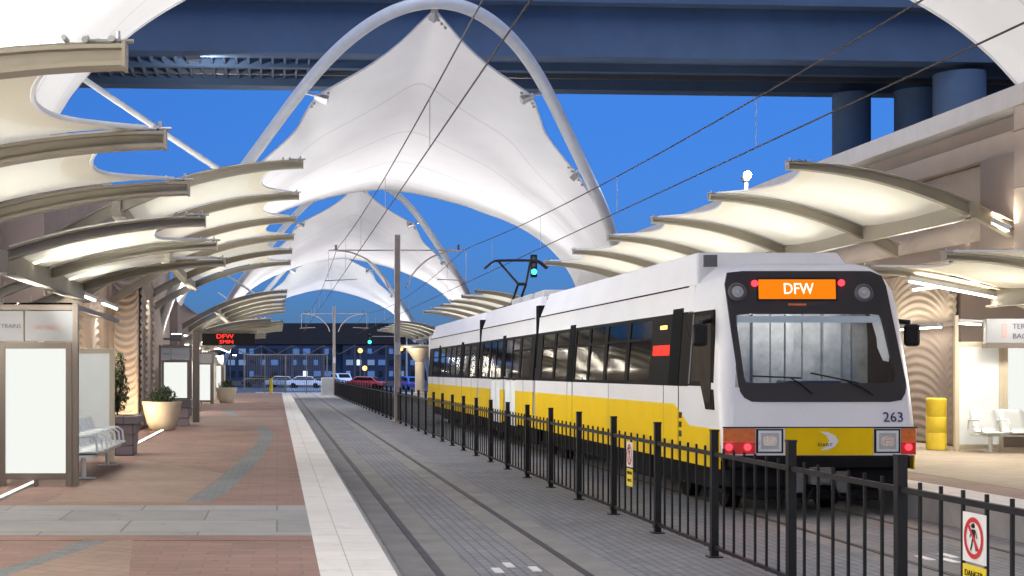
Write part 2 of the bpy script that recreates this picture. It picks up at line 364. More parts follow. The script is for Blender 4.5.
def build_big_canopy():
    root = thing('tensile_canopy', 'x', 'canopy', (MID, 65, 0), group='white tensile roofs on steel arches spanning the tracks')
    N = catmull(half_near(), 4); nn = len(N)
    # far edge resampled by arc length
    fp = catmull([(w, 0, z) for w, z in FAR], 6); L = [0]
    for a, b in zip(fp, fp[1:]): L.append(L[-1] + (b-a).length)
    def far(t):
        s = t*L[-1]
        for i in range(len(fp)-1):
            if s <= L[i+1]+1e-9: return fp[i].lerp(fp[i+1], (s-L[i])/max(1e-6, L[i+1]-L[i]))
        return fp[-1]
    LN = [0]
    for a, b in zip(N, N[1:]): LN.append(LN[-1] + (b-a).length)
    NV = 26
    def surf(i, sgn, v):
        a = N[i]; b = far(LN[i]/LN[-1])
        p = a.lerp(b, v); p.z -= .95*4*v*(1-v)*(1-.6*LN[i]/LN[-1])
        return Vector((sgn*p.x, p.y, p.z))
    idx = [(-1, i) for i in range(nn-1, 0, -1)] + [(1, i) for i in range(nn)]
    mb = MB(); vs = []; uv = []
    for j in range(NV+1):
        row = [surf(i, sg, j/NV) for sg, i in idx]
        for _ in range(int(60*min(1, j/NV*2.2)*(1-(j/NV)**6))):
            row = [row[0]] + [row[q]*.5 + (row[q-1]+row[q+1])*.25 for q in range(1, len(row)-1)] + [row[-1]]
        for q, p in enumerate(row):
            vs.append(p); uv.append((q/(len(idx)-1), j/NV))
    n = len(idx); mb.add(vs, [(j*n+q, j*n+q+1, (j+1)*n+q+1, (j+1)*n+q) for j in range(NV) for q in range(n-1)]); mb.uv = uv
    mb.build('membrane', 'fabric_big', root, smooth=80)
    half = [Vector((w, arch_y(z), z)) for z, w in ARCH]
    pts = [Vector((-p.x, p.y, p.z)) for p in half[:0:-1]] + half
    ap = catmull(pts, 10)
    for _ in range(60): ap = [ap[0]] + [ap[q]*.5 + (ap[q-1]+ap[q+1])*.25 for q in range(1, len(ap)-1)] + [ap[-1]]
    MB().tube(ap, .20, 20).build('arch_tube', 'arch', root, smooth=60)
    # cables on both edges, steel corner plates
    MB().tube([surf(i, s, 0) + Vector((0,0,.02)) for s, i in idx], .035, 6).build('edge_cable', 'arch', root, smooth=60)
    MB().tube([surf(i, s, 1) for s, i in idx], .035, 6).build('edge_cable', 'arch', root, smooth=60)
    for (s, i) in ((-1, 20), (1, 20), (-1, 36), (1, 36), (1, 0)):
        p = surf(i, s, 0); z = p.z + (.22 if i else .3)
        q = Vector((s*interp(sorted([(zz, w) for zz, w in ARCH]), z), arch_y(z), z)) if i else Vector((0, arch_y(13.43), 13.43))
        m_ = MB(); m_.tube([p, q], .045, 8)
        d = (q-p).normalized(); 
        m_.tube([p - d*.35, p + d*.1], [.16, .10], 4)
        for k in range(5):
            c = surf(min(nn-1, i+k-2 if i else k), s, 0.01); m_.tube([c + Vector((0,0,-.06)), c + Vector((0,0,.08))], .05, 6)
        m_.build('corner_clamp', 'steel', root)
    # floodlights mounted on the arch
    for s in (-1, 1):
        loc = Vector((s*9.05, arch_y(3.6) + .2, 3.45))
        h = MB(); h.box(-.22, .22, -.16, .16, -.15, .15); h.box(min(0, s*.55), max(0, s*.55), -.04, .04, -.1, -.02)
        fl = h.build('floodlight', 'darkgrey', root, loc=loc, bevel=.02)
        MB().box(-.18, .18, -.13, .13, .152, .165).build('lens', 'floodlens', fl)
        spot('flood_beam', (0, 0, .3), (-s*2.6, -8.3, 4.9), 2700, 46, (1, .97, .95), fl, .2)
        spot('flood_beam', (0, .1, .3), (-s*5.0, -1.5, 6.0), 1250, 84, (1, .97, .95), fl, .2)
    return root
cano = build_big_canopy()
cano['label'] = 'white peaked tensile roof with its whole steel arch in view, spanning the tracks'
copy_tree(cano, loc=(MID, 25, 0), label='white tensile roof directly overhead, only its scalloped edges showing at the picture top')
copy_tree(cano, loc=(MID, 105, 0), label='second white tensile roof, framed under the edge of the big peaked one')
copy_tree(cano, loc=(MID, 145, 0), label='smallest and most distant white tensile roof, just above the dark flyover')

# ------------------------------------------------------------------ ribbed side canopies
def build_side(name, label, n, pitch, s, span, drop0, fab_end, loc, lights, posts, group, tipd=.125, rootd=.29, wallx=None, strut=False):
    """ribs n with pitch along +y, tip at local (0,0,0); s = -1 grows towards -x"""
    root = thing(name, label, 'canopy', loc, group=group)
    def zc(dx): return -.066*dx*dx
    NX = 14
    for i in range(n):
        y = i*pitch; m_ = MB(); top = []; bot = []
        for k in range(NX+1):
            dx = span*k/NX; d = tipd + (rootd-tipd)*(k/NX)**1.1
            top.append((s*dx, zc(dx))); bot.append((s*dx, zc(dx)-d))
        def strip(a, b, hw):
            vs = []
            for (xa, za), (xb, zb) in zip(a, b):
                vs += [(xa, y-hw, za), (xa, y+hw, za), (xb, y+hw, zb), (xb, y-hw, zb)]
            fs = []
            for k in range(len(a)-1):
                o = 4*k
                for q in range(4): fs.append((o+q, o+(q+1)%4, o+4+(q+1)%4, o+4+q))
            fs += [(0,1,2,3), tuple(4*(len(a)-1)+q for q in (3,2,1,0))]
            m_.add(vs, fs)
        strip([(a[0], a[1]-.02) for a in top], [(b[0], b[1]+.02) for b in bot], .022)
        strip(top, [(a[0], a[1]-.025) for a in top], .085)
        strip([(b[0], b[1]+.028) for b in bot], bot, .085)
        m_.box(min(0, -s*.02), max(0, -s*.02), y-.09, y+.09, -tipd-.01, .02)
        r_ = m_.build('rib', 'rib', root)
        t = MB(); t.tube([(s*.06, y-.08, .03), (s*.06, y+.08, .03)], .02, 8); t.tube([(s*.03, y, -.02), (s*.03, y, .09)], .014, 8); t.tube([(-s*.06, y, .03), (s*.22, y, .03)], .014, 8); t.tube([(s*.22, y-.05, .03), (s*.22, y+.05, .06)], .02, 6); t.tube([(s*.34, y-.07, .04), (s*.34, y+.07, .05)], .018, 6)
        t.build('tip_clamp', 'steel', r_)
    for i in range(n-1):
        y0 = i*pitch+.02; y1 = (i+1)*pitch-.02
        def start(v): return .16 + .62*(4*v*(1-v))**.8
        def pt(dx, v, off=0): return Vector((s*dx, y0+(y1-y0)*v, zc(dx)+.035 - .10*4*v*(1-v)*min(1, dx/1.2) + off))
        def fab(u, v):
            a = start(v); return pt(a+(fab_end-a)*u, v)
        fo = MB().grid(fab, 14, 14).build('fabric_panel', 'fabric', root, smooth=80)
        def hm(u, v):
            a = start(v)-.01; return pt(a + (.26)*u, v, -.008)
        MB().grid(hm, 3, 14).build('hem', 'hem', fo, smooth=80)
        MB().tube([pt(start(v/16)-.02, v/16, .0) for v in range(17)], .022, 6).build('edge_cable', 'arch', fo, smooth=60)
    L = (n-1)*pitch
    zr = zc(fab_end)
    b = MB(); b.box(min(s*(fab_end-.02), s*(fab_end+.16)), max(s*(fab_end-.02), s*(fab_end+.16)), -.1, L+.1, zr-.30, zr-.03)
    b.box(min(s*(fab_end-.12), s*(fab_end+.0)), max(s*(fab_end-.12), s*(fab_end+.0)), -.1, L+.1, zr-.34, zr-.302)
    b.build('root_beam', 'rib', root, bevel=.01)
    if posts:
        for i in range(n):
            MB().tube([(s*(span-.05), i*pitch, -loc[2]+PZ), (s*(span-.05), i*pitch, zc(span)-.1)], .10, 14).build('support_post', 'rib', root, smooth=50)
    # fluorescent battens under the root beam
    for i in range(n-1):
        yc = (i+.5)*pitch
        hi = n > 3; h = MB().box(-.06, .06, -pitch*.36, pitch*.36, -.0, .07)
        for yy in (-pitch*.36, pitch*.36-.012):
            if not hi: h.box(-.006, .006, yy, yy+.012, .07, .3)
        if hi:
            for yy in (-pitch*.3, pitch*.3): h.box(min(0, s*.35), max(0, s*.35), yy, yy+.03, .02, .05)
        h = h.build('light_batten', 'grey', root, loc=(s*(fab_end+((1.55 if s < 0 else .75) if hi else .80)), yc, zr-(1.35 if hi else .55)))
        MB().tube([(0, -pitch*.34, -.022), (0, pitch*.34, -.022)], .024, 8).build('tube', 'tube', h)
        up, dn = lights
        area('batten_uplight', (0, 0, .12), (-s*1.0, 0, .66 if hi else .75), .25, pitch*.7, up, (1, .97, .89), h, 125)
        if dn: area('batten_downlight', (0, 0, -.08), (-s*.7, 0, -1), .15, pitch*.7, dn, (1, .92, .78), h)
    if strut:
        MB().tube([(s*1.5, 0, zc(1.5)), (s*4.9, .15, 2.15)], .055, 10).build('stay_tube', 'arch', root, smooth=60)
    return root
GL = 'low ribbed fabric canopies along the station walls'; GH = 'high ribbed fabric canopies beside the tracks'
lowL = build_side('shelter_canopy', 'cream ribbed canopy closest to us, cut by the left frame edge', 3, 2.95, -1, 3.35, 0, 2.42, (-.90, 8.2, 3.95), (42, 24), True, GL, .125, .20)
build_side('shelter_canopy', 'low ribbed canopy over the backlit shelter with the bench and transom signs', 3, 3.32, -1, 3.35, 0, 2.42, (-.90, 17.3, 3.95), (100, 24), True, GL, .11, .17)
copy_tree(lowL, loc=(-.25, 52.5, 4.0), label='low ribbed canopy just above the red lettered departure board')
copy_tree(lowL, loc=(-.65, 72.0, 4.0), label='furthest low ribbed canopy at the end of the brick platform')
highL = build_side('high_canopy', 'long high ribbed canopy on the brick platform, tips touching the big white roof', 6, 4.58, -1, 5.15, 0, 3.25, (.45, 25.0, 5.8), (115, 46), False, GH, strut=True)
copy_tree(highL, loc=(.45, 65.2, 5.8), label='high ribbed canopy halfway down the brick platform, above the red board')
copy_tree(highL, loc=(.45, 105.2, 5.8), label='tiny high ribbed canopy past the end of the brick platform')
lowR = build_side('shelter_canopy', 'low ribbed canopy over the white seats beside the train front', 3, 3.15, 1, 3.5, 0, 2.42, (10.8, 19.5, 3.95), (52, 24), False, GL, .11, .17)
copy_tree(lowR, loc=(10.8, 59.5, 3.95), label='low ribbed canopy hidden mostly behind the middle of the train')
highR = build_side('high_canopy', 'large high ribbed canopy above the train roof, street lamp behind it', 6, 4.56, 1, 4.0, 0, 3.25, (9.2, 25.2, 5.8), (70, 46), False, GH)
copy_tree(highR, loc=(9.2, 65.2, 5.8), label='high ribbed canopy showing above the rear train car, below the pantograph')
copy_tree(highR, loc=(9.2, 105.2, 5.8), label='small high ribbed canopy past the train, right of the grey wire pole')

copy_tree(highL, loc=(.45, -15.0, 5.8), label='unseen high ribbed canopy of the brick platform behind the viewer')  # unseen repeats of the canopy rows, placed to light the train front
copy_tree(highR, loc=(9.2, -14.8, 5.8), label='unseen high ribbed canopy of the far platform behind the viewer')
copy_tree(cano, loc=(MID, -15, 0), label='unseen white tensile roof over the tracks behind the viewer')
# ------------------------------------------------------------------ station walls with wave relief
def wave_panel(name, m, parent, x, y0, y1, z0, z1, face, lam=.2, W=2.4, amp=.03, curve=.5, dy=.07, dz=.022, thick=.2):
    nu = int((y1-y0)/dy); nv = int((z1-z0)/dz)
    def fn(u, v):
        y = y0+(y1-y0)*u; z = z0+(z1-z0)*v
        t = ((y/W) % 1 - .5)*2
        g = curve*(1-math.sqrt(max(0, 1-.96*t*t)))*W*.5
        d = amp*math.sin(2*math.pi*(z-g)/lam)
        return (x + face*d, y, z)
    return MB().grid(fn, nu, nv).build(name, m, parent, smooth=80)
LW = thing('station_building', 'tan precast station building with scalloped walls behind the planters', 'building', (0, 0, 0))
w = MB(); w.box(-9, -4.75, 28.6, 62, PZ, 6.95); w.build('wall', 'wall', LW, bevel=.02)
wave_panel('wave_relief', 'wave', LW, -4.70, 28.75, 38.9, PZ+.1, 4.6, 1, W=3.2, curve=-.8, amp=.022)
w = MB(); w.box(-9, -3.86, 39.0, 43.6, PZ, 4.9); w.build('pilaster', 'wall', LW, bevel=.02)
wave_panel('wave_relief', 'wave', LW, -3.80, 39.1, 43.5, PZ+.1, 4.8, 1, W=2.2)
def wave_front(name, m, parent, y, x0, x1, z0, z1, lam=.2, W=.8, amp=.03, curve=.9):
    nu = int((x1-x0)/.03); nv = int((z1-z0)/.022); xm = (x0+x1)/2
    def fn(u, v):
        x = x0+(x1-x0)*u; z = z0+(z1-z0)*v; t = (x-xm)/(x1-x0)*2
        g = curve*(1-math.sqrt(max(0, 1-.96*t*t)))*(x1-x0)*.5
        return (x, y - amp*math.sin(2*math.pi*(z-g)/lam), z)
    return MB().grid(fn, nu, nv).build(name, m, parent, smooth=80)
wave_front('wave_relief', 'wave', LW, 38.94, -4.55, -3.88, PZ+.1, 4.8)
w = MB(); w.box(-9.1, -4.6, 28.5, 62.1, 6.95, 7.25); w.build('coping', 'coping', LW)
w = MB(); w.box(-9, -4.4, 62, 100, PZ, 5.2); w.build('wall', 'walldark_shade', LW)
MB().box(-9, -5.6, -12, 28.55, PZ, 6.9).build('wall', 'wall', LW)

RW = thing('station_building', 'brown precast station building with arched wave relief behind the train', 'building', (0, 0, 0))
wave_panel('wave_relief', 'walldark_shade', RW, 14.75, 30.4, 62, PZ+.05, 3.02, -1, W=3.4, curve=-.8, amp=.010)  # darker colour stands for the unlit lower wall under the battens
wave_panel('wave_relief', 'wave', RW, 14.75, 30.4, 62, 3.03, 4.28, -1, W=3.4, curve=-.8, amp=.017, lam=.17)
MB().box(14.8, 20, 30.3, 62, PZ, 4.3).build('wall', 'walldark_shade', RW)
MB().box(16.6, 20, -12, 30.28, PZ, 4.3).build('wall', 'wall', RW)
MB().box(13.55, 20, 8, 62, 4.302, 6.75).build('upper_wall', 'walldark_shade', RW)
wave_panel('wave_relief', 'wave', RW, 13.50, 26.5, 62, 4.55, 5.98, -1, W=3.4, curve=-.6, lam=.2, amp=.009)
MB().box(13.33, 13.548, 24.95, 62, 6.02, 6.42).build('beam', 'wall', RW, bevel=.015)
MB().box(13.28, 13.548, 24.95, 26.45, 4.31, 6.015).build('pilaster', 'walldark_shade', RW, bevel=.015)
MB().box(13.12, 13.56, 8, 24.93, 3.75, 6.748).build('pilaster', 'wall', RW, bevel=.015)
MB().box(13.08, 20.1, 7.9, 62.1, 6.752, 7.12).build('coping', 'coping', RW, bevel=.015)
w = MB(); w.box(13.09, 13.119, 8, 24.93, 5.28, 5.30); w.box(13.09, 13.119, 8, 24.93, 6.3, 6.32); w.build('joint', 'walldark_shade', RW)
MB().box(13.5, 13.548, 27.6, 28.1, 3.6, 4.3).build('speaker_box', 'black', RW)

# warm washes on the walls: fixtures at the foot of the walls
def wash(loc, target, power, lab, col=(1, .72, .42)):
    t = thing('wall_washer', lab, 'light fixture', loc, group='small uplights at the foot of the station walls')
    MB().box(-.12, .12, -.12, .12, 0, .10).build('housing', 'darkgrey', t, bevel=.01)
    MB().box(-.09, .09, -.09, .09, .101, .108).build('lens', 'tube', t)
    area('wash', (0, 0, .2), Vector(target)-Vector(loc), .25, .25, power, col, t)
wash((-4.0, 37.9, PZ), (-4.2, 38.94, 3.2), 24, 'uplight on the ground before the orange scalloped pilaster')
wash((-3.45, 33, PZ), (-4.0, 34, 3.0), 30, 'uplight between the stone planter and the bowl planter')

# kerb light line on the left platform
ll = thing('light_line', 'bright white light strip set in the paving beside the planters', 'light strip', (-3.15, 29.6, PZ))
MB().box(-.05, .05, 0, 8.9, 0, .03).build('channel', 'grey', ll)
MB().box(-.036, .036, .03, 8.87, .03, .036).build('diffuser', glow('line_light', (1, .95, .82), 2.2), ll)
ll2 = thing('light_line', 'short white light strip in the paving under the near shelter panel', 'light strip', (-3.56, 15.5, PZ))
MB().box(-.04, .04, 0, 5.2, 0, .03).build('channel', 'grey', ll2)
MB().box(-.028, .028, .03, 5.17, .03, .036).build('diffuser', glow('line_light_dim', (1, .93, .75), 1.0), ll2)

# ------------------------------------------------------------------ shelters
def framed_panel(name, parent, x0, x1, z0, z1, y, pane, fw=.09, th=.08, fm='frame'):
    f = MB(); f.box(x0, x0+fw, y, y+th, z0-.12, z1); f.box(x1-fw, x1, y, y+th, z0-.12, z1)
    f.box(x0+fw, x1-fw, y, y+th, z1-fw, z1); f.box(x0+fw, x1-fw, y, y+th, z0, z0+fw)
    o = f.build(name, fm, parent, bevel=.006)
    MB().box(x0+fw, x1-fw, y+.02, y+th-.02, z0+fw, z1-fw).build('pane', pane, o)
    return o
def bench(parent_label, loc, rz, n=4, w=.62, lab=None):
    t = thing('platform_bench', parent_label, 'bench', loc, rz)
    for k in range(n):
        y = k*w
        def st(u, v):
            a = u*2; 
            if a < 1: p = (-.02+.46*(1-a), .43 + .02*math.cos(a*3) - .03*(1-a)**3)
            else: p = (-.02-.16*(a-1), .43 + .43*(a-1)**.9 + .01)
            return Vector((p[0], y+.03+(w-.06)*v, p[1]))
        s_ = MB().grid(st, 16, 4).build('seat', 'bench', t, smooth=60)
        md = s_.modifiers.new('thickness', 'SOLIDIFY'); md.thickness = .025
    for k in range(n+1):
        y = k*w
        a = MB(); a.tube([(-.16, y, .45), (-.12, y, .64), (.30, y, .66), (.38, y, .60), (.40, y, .42)], .017, 8); a.build('armrest', 'bench', t, smooth=60)
    MB().box(-.02, .36, -.02, n*w+.02, .33, .37).build('frame_beam', 'bench', t)
    for y in (.3, n*w-.3):
        l = MB(); l.tube([(.15, y, 0), (.15, y, .34)], .04, 8); l.box(-.02, .34, y-.05, y+.05, 0, .02); l.build('leg', 'bench', t, smooth=60)
    return t
def shelter(label, loc, sgn=1, deep=5.4):
    t = thing('waiting_shelter', label, 'shelter', loc, group='backlit glass waiting shelters')
    # near end panel faces down the platform, transom with signs above it
    framed_panel('end_panel', t, -1.04, 0, .10, 2.06, 0, 'backlit')
    tr = MB(); tr.box(-1.14, -1.05, 0, .09, -.0, 2.62); tr.box(.005, .09, 0, .09, -.0, 2.62); tr.box(-1.05, .005, 0, .09, 2.52, 2.60); tr.box(-.70, -.68, .02, .07, 2.07, 2.52)
    tr.box(-.55, -.49, .01, .08, -.0, .1); fr = tr.build('portal_frame', 'frame', t, bevel=.008)
    a = MB().box(-1.045, -.705, .03, .05, 2.075, 2.51).build('transom_sign', 'signpanel', t)
    b = MB().box(-.675, .0, .03, .05, 2.075, 2.51).build('transom_sign', 'signpanel', t)
    # far end panel and long roof rails
    framed_panel('end_panel', t, -.78, -.02, .10, 2.06, deep, 'backlit2', fm='creamframe')
    rl = MB(); rl.box(.0, .07, .1, deep, 2.53, 2.60); rl.box(-1.12, -1.06, .1, deep, 2.53, 2.60); rl.build('eaves_rail', 'frame', t)
    bk = framed_panel('back_glass', t, 0, 0.01, 0, .01, 0, 'shelterglass') if False else None
    g = MB().box(-1.10, -1.08, .12, deep, .15, 2.05).build('back_glass', 'shelterglass', t)
    MB().box(-1.0, -.02, .1, deep-.02, 2.605, 2.63).build('roof_glass', 'shelterglass', t)
    area('shelter_light', (-.5, deep*.5, 2.4), (-.5, deep*.5, 0), .3, deep*.8, 9, (1, .96, .88), t)
    return t, a, b
sh, ta, tb = shelter('large backlit shelter close to us with two pale transom signs and bench', (-2.93, 20.0, PZ))
text('TRAINS', .085, 'signblue', ta, (-.875, .026, 2.29), (R(90), 0, 0))
text('TERMINAL', .085, 'signred', tb, (-.36, .026, 2.27), (R(90), 0, 0))
bench('white metal bench inside the large backlit shelter', (-3.12, 21.2, PZ), 0, 6, .6)
sh2 = copy_tree(sh, loc=(-3.25, 52, PZ), label='shelter with a white backlit panel beyond the bowl planter, left of the board post')
copy_tree(sh, loc=(-3.25, 70, PZ), label='small backlit shelter between the board post and the far bowl planter')
copy_tree(sh, loc=(-3.35, 86, PZ), label='tiny backlit shelter beyond the far bowl planter')

# right-hand shelter: panels facing us behind a row of white seats
rs = thing('waiting_shelter', 'cream framed shelter with a grey name sign over white seats', 'shelter', (14.0, 28.9, PZ), group='backlit glass waiting shelters')
framed_panel('back_panel', rs, 0, 1.0, .05, 2.25, 0, 'backlit2', .09, .08, 'creamframe')
framed_panel('back_panel', rs, 1.0, 2.4, .55, 2.25, -.003, 'backlit', .09, .08, 'creamframe')
sp_ = MB().box(.52, 2.4, -.25, -.12, 2.22, 2.72).build('name_sign', 'signpanel', rs, bevel=.01)
MB().box(.50, 2.42, -.27, -.10, 2.12, 2.215).build('sign_channel', 'frame', rs)
MB().box(.84, .94, -.258, -.25, 2.34, 2.62).build('pictogram', 'signred', sp_)
text('TERMINAL', .15, 'signblue', sp_, (1.05, -.256, 2.56), (R(90), 0, 0), align='LEFT')
text('BAGGAGE', .15, 'signblue', sp_, (1.05, -.256, 2.36), (R(90), 0, 0), align='LEFT')
r_ = MB(); r_.box(0, .07, -.0, .07, 2.25, 2.8); r_.box(2.3, 2.4, -.0, .07, 2.25, 2.8); r_.build('hanger_post', 'creamframe', rs)
area('shelter_light', (1.2, -1.0, 3.0), (1.2, -.4, .6), 1.6, .3, 22, (1, .95, .86), rs)
bench('row of white metal seats under the grey name sign beside the train', (14.12, 28.45, PZ), R(-90), 4, .58)

# battens seen beneath the right canopies
def batten(label, a, b, power=6):
    a = Vector(a); b = Vector(b); c = (a+b)/2; L = (b-a).length
    t = thing('batten_light', label, 'light fixture', c, group='fluorescent battens fixed under the right canopies')
    d = (b-a).normalized(); t.rotation_euler = d.to_track_quat('X', 'Z').to_euler()
    MB().box(-L/2, L/2, -.06, .06, .0, .08).build('housing', 'grey', t)
    MB().box(-L/2+.04, L/2-.04, -.05, .05, -.03, -.001).build('tube', 'tube', t)
    area('batten_glow', (0, 0, -.08), (0, 0, -1), L*.9, .12, power, (1, .9, .7), t)
    area('batten_glow', (0, 0, .14), (0, 0, 1), L*.9, .12, power*1.5, (1, .9, .7), t)
batten('white batten along the wall top behind the train mirror', (14.45, 30.5, 3.02), (14.45, 33.5, 3.02))
batten('white batten between the wall and the grey name sign', (14.1, 29.0, 3.05), (14.6, 29.0, 3.02))
batten('sloping batten leading down to the grey name sign', (14.1, 25.9, 3.55), (14.85, 26.1, 3.0))
batten('long batten under the far rib beside the train windscreen', (11.6, 25.75, 3.72), (13.9, 25.75, 3.28))
batten('short batten at the root of the nearest high rib', (12.75, 25.35, 4.84), (13.1, 25.0, 4.55))

# ------------------------------------------------------------------ departure board, planters, barrel
db = thing('departure_board', 'black hanging board with glowing red letters on a dark post', 'sign', (-2.6, 45, PZ))
MB().box(-.11, .11, -.11, .11, 0, 2.9).build('post', 'frame', db, bevel=.01)
bd = MB().box(.2, 1.9, -.12, .12, 2.48, 2.86).build('board', 'black', db, bevel=.01)
MB().box(-.1, 1.95, -.05, .05, 2.87, 2.95).build('bracket', 'frame', db)
text('DFW', .20, 'redtext', bd, (.93, -.125, 2.755), (R(90), 0, 0), sx=1.25); text('5MIN', .16, 'redtext', bd, (.98, -.125, 2.58), (R(90), 0, 0), sx=1.25)

def leaves(mb, c, rad, n, size, rng):
    for _ in range(n):
        while True:
            p = Vector((rng.uniform(-1,1), rng.uniform(-1,1), rng.uniform(-1,1)))
            if .25 < p.length < 1: break
        p = Vector((p.x*rad[0], p.y*rad[1], p.z*rad[2])) + Vector(c)
        q = Matrix.Rotation(rng.uniform(0, 6.28), 3, 'Z') @ Matrix.Rotation(rng.uniform(-1.3, 1.3), 3, 'X')
        l = size*rng.uniform(.6, 1.3); wd = l*.42
        mb.add([p + q @ Vector(v) for v in ((0,-l*.5,0), (wd*.5,0,.1*l), (0,l*.5,0), (-wd*.5,0,.1*l))], [(0,1,2,3)])
rng = random.Random(3)
p1 = thing('stone_planter', 'dark stacked stone planter holding a tall upright shrub', 'planter', (-3.15, 27.6, PZ))
b = MB()
for k, (hw, z0, z1) in enumerate(((.36, 0, .2), (.38, .2, .42), (.40, .42, .62), (.46, .62, .78))): b.box(-hw, hw, -hw, hw, z0, z1)
b.build('pot', 'stone', p1, bevel=.02); MB().box(-.36, .36, -.36, .36, .781, .785).build('soil', 'soil', p1)
s1 = thing('shrub', 'tall narrow green shrub growing in the stone planter', 'plant', (-3.15, 27.6, PZ+.785))
b = MB()
for k in range(7):
    a = k*.9; b.tube([(0,0,0), (.1*math.cos(a), .1*math.sin(a), .5), (.16*math.cos(a), .16*math.sin(a), .9)], [.014, .010, .005], 5)
b.build('stem', 'bark', s1)
b = MB(); leaves(b, (0,0,.45), (.24,.24,.42), 420, .13, rng); leaves(b, (.03,0,.95), (.14,.14,.28), 150, .11, rng); leaves(b, (-.14,0,.7), (.1,.1,.25), 80, .11, rng)
b.build('foliage', 'leaf', s1)
def bowl(label, loc, k):
    p = thing('bowl_planter', label, 'planter', loc)
    MB().revolve([(.30, 0), (.34, .03), (.43, .2), (.50, .45), (.545, .70), (.56, .74), (.56, .80), (.50, .80), (.48, .70), (.02, .69)], 32).build('pot', 'pot', p, smooth=40)
    return p
def roundshrub(label, loc):
    s = thing('shrub', label, 'plant', loc)
    b = MB()
    for k in range(6):
        a = k*1.05; b.tube([(0,0,0), (.12*math.cos(a), .12*math.sin(a), .25), (.25*math.cos(a), .25*math.sin(a), .4)], [.014, .010, .005], 5)
    b.build('stem', 'bark', s)
    b = MB(); leaves(b, (0,0,.22), (.42,.42,.24), 420, .12, rng); leaves(b, (.1,0,.38), (.2,.2,.16), 130, .11, rng); b.build('foliage', 'leafdark', s)
bowl('large cream bowl planter beside the dark stone box', (-3.2, 39.0, PZ), 0); roundshrub('low bushy shrub in the large cream bowl', (-3.2, 39.0, PZ+.70))
bowl('small far cream bowl planter near the end of the shelters', (-2.6, 72.0, PZ), 0); roundshrub('low bushy shrub in the small far bowl', (-2.6, 72.0, PZ+.70))
b = MB()
for k, (hw, z0, z1) in enumerate(((.33, 0, .25), (.37, .25, .55), (.42, .55, .80))): b.box(-hw, hw, -hw, hw, z0, z1)
p2 = thing('stone_planter', 'grey stone box planter tucked behind the large cream bowl', 'planter', (-3.0, 42.3, PZ))
b.build('pot', 'stone', p2, bevel=.02)
MB().box(-.38, .38, -.38, .38, .80, .83).build('soil', 'soil', p2)
br = thing('yellow_barrel', 'yellow plastic barrel standing by the brown wave wall', 'barrel', (13.75, 29.2, PZ))
MB().revolve([(.18, 0), (.2, .02), (.2, .34), (.19, .36), (.2, .38), (.2, .68), (.19, .70), (.2, .72), (.2, 1.06), (.17, 1.09), (.02, 1.09)], 24).build('drum', mat('barrel_yellow', (.62, .46, .03), .5), br, smooth=40)
MB().revolve([(.06, 0), (.06, .02), (.02, .025)], 12).build('bung', 'darkgrey', br, loc=(.08, 0, 1.09))

# ------------------------------------------------------------------ track fence
fn = thing('track_fence', 'black steel picket fence running between the two tracks', 'fence', (FX, 0, 0))
SP = 2.3; k0, k1 = -3, 46
mp = None; mpan = None
for k in range(k0, k1+1):
    y = 10.8 + SP*k
    if mp is None:
        b = MB(); b.box(-.038, .038, -.038, .038, 0, 1.385); b.box(-.043, .043, -.043, .043, 1.385, 1.405); b.box(-.075, .075, -.075, .075, 0, .015); b.box(-.048, .048, -.055, .055, .07, .13)
        mp = b.build('post', 'black', fn, loc=(0, y, 0)); 
    else:
        c = mp.copy(); COL.objects.link(c); c.location = (0, y, 0)
    if k < k1:
        if mpan is None:
            b = MB(); b.box(-.02, .02, .039, SP-.039, 1.115, 1.16); b.box(-.018, .018, .039, SP-.039, .095, .13)
            for i in range(1, 7):
                yy = SP*i/7; b.box(-.011, .011, yy-.011, yy+.011, .085, 1.215)
            mpan = b.build('picket_panel', 'black', fn, loc=(0, y, 0))
        else:
            c = mpan.copy(); COL.objects.link(c); c.location = (0, y, 0)
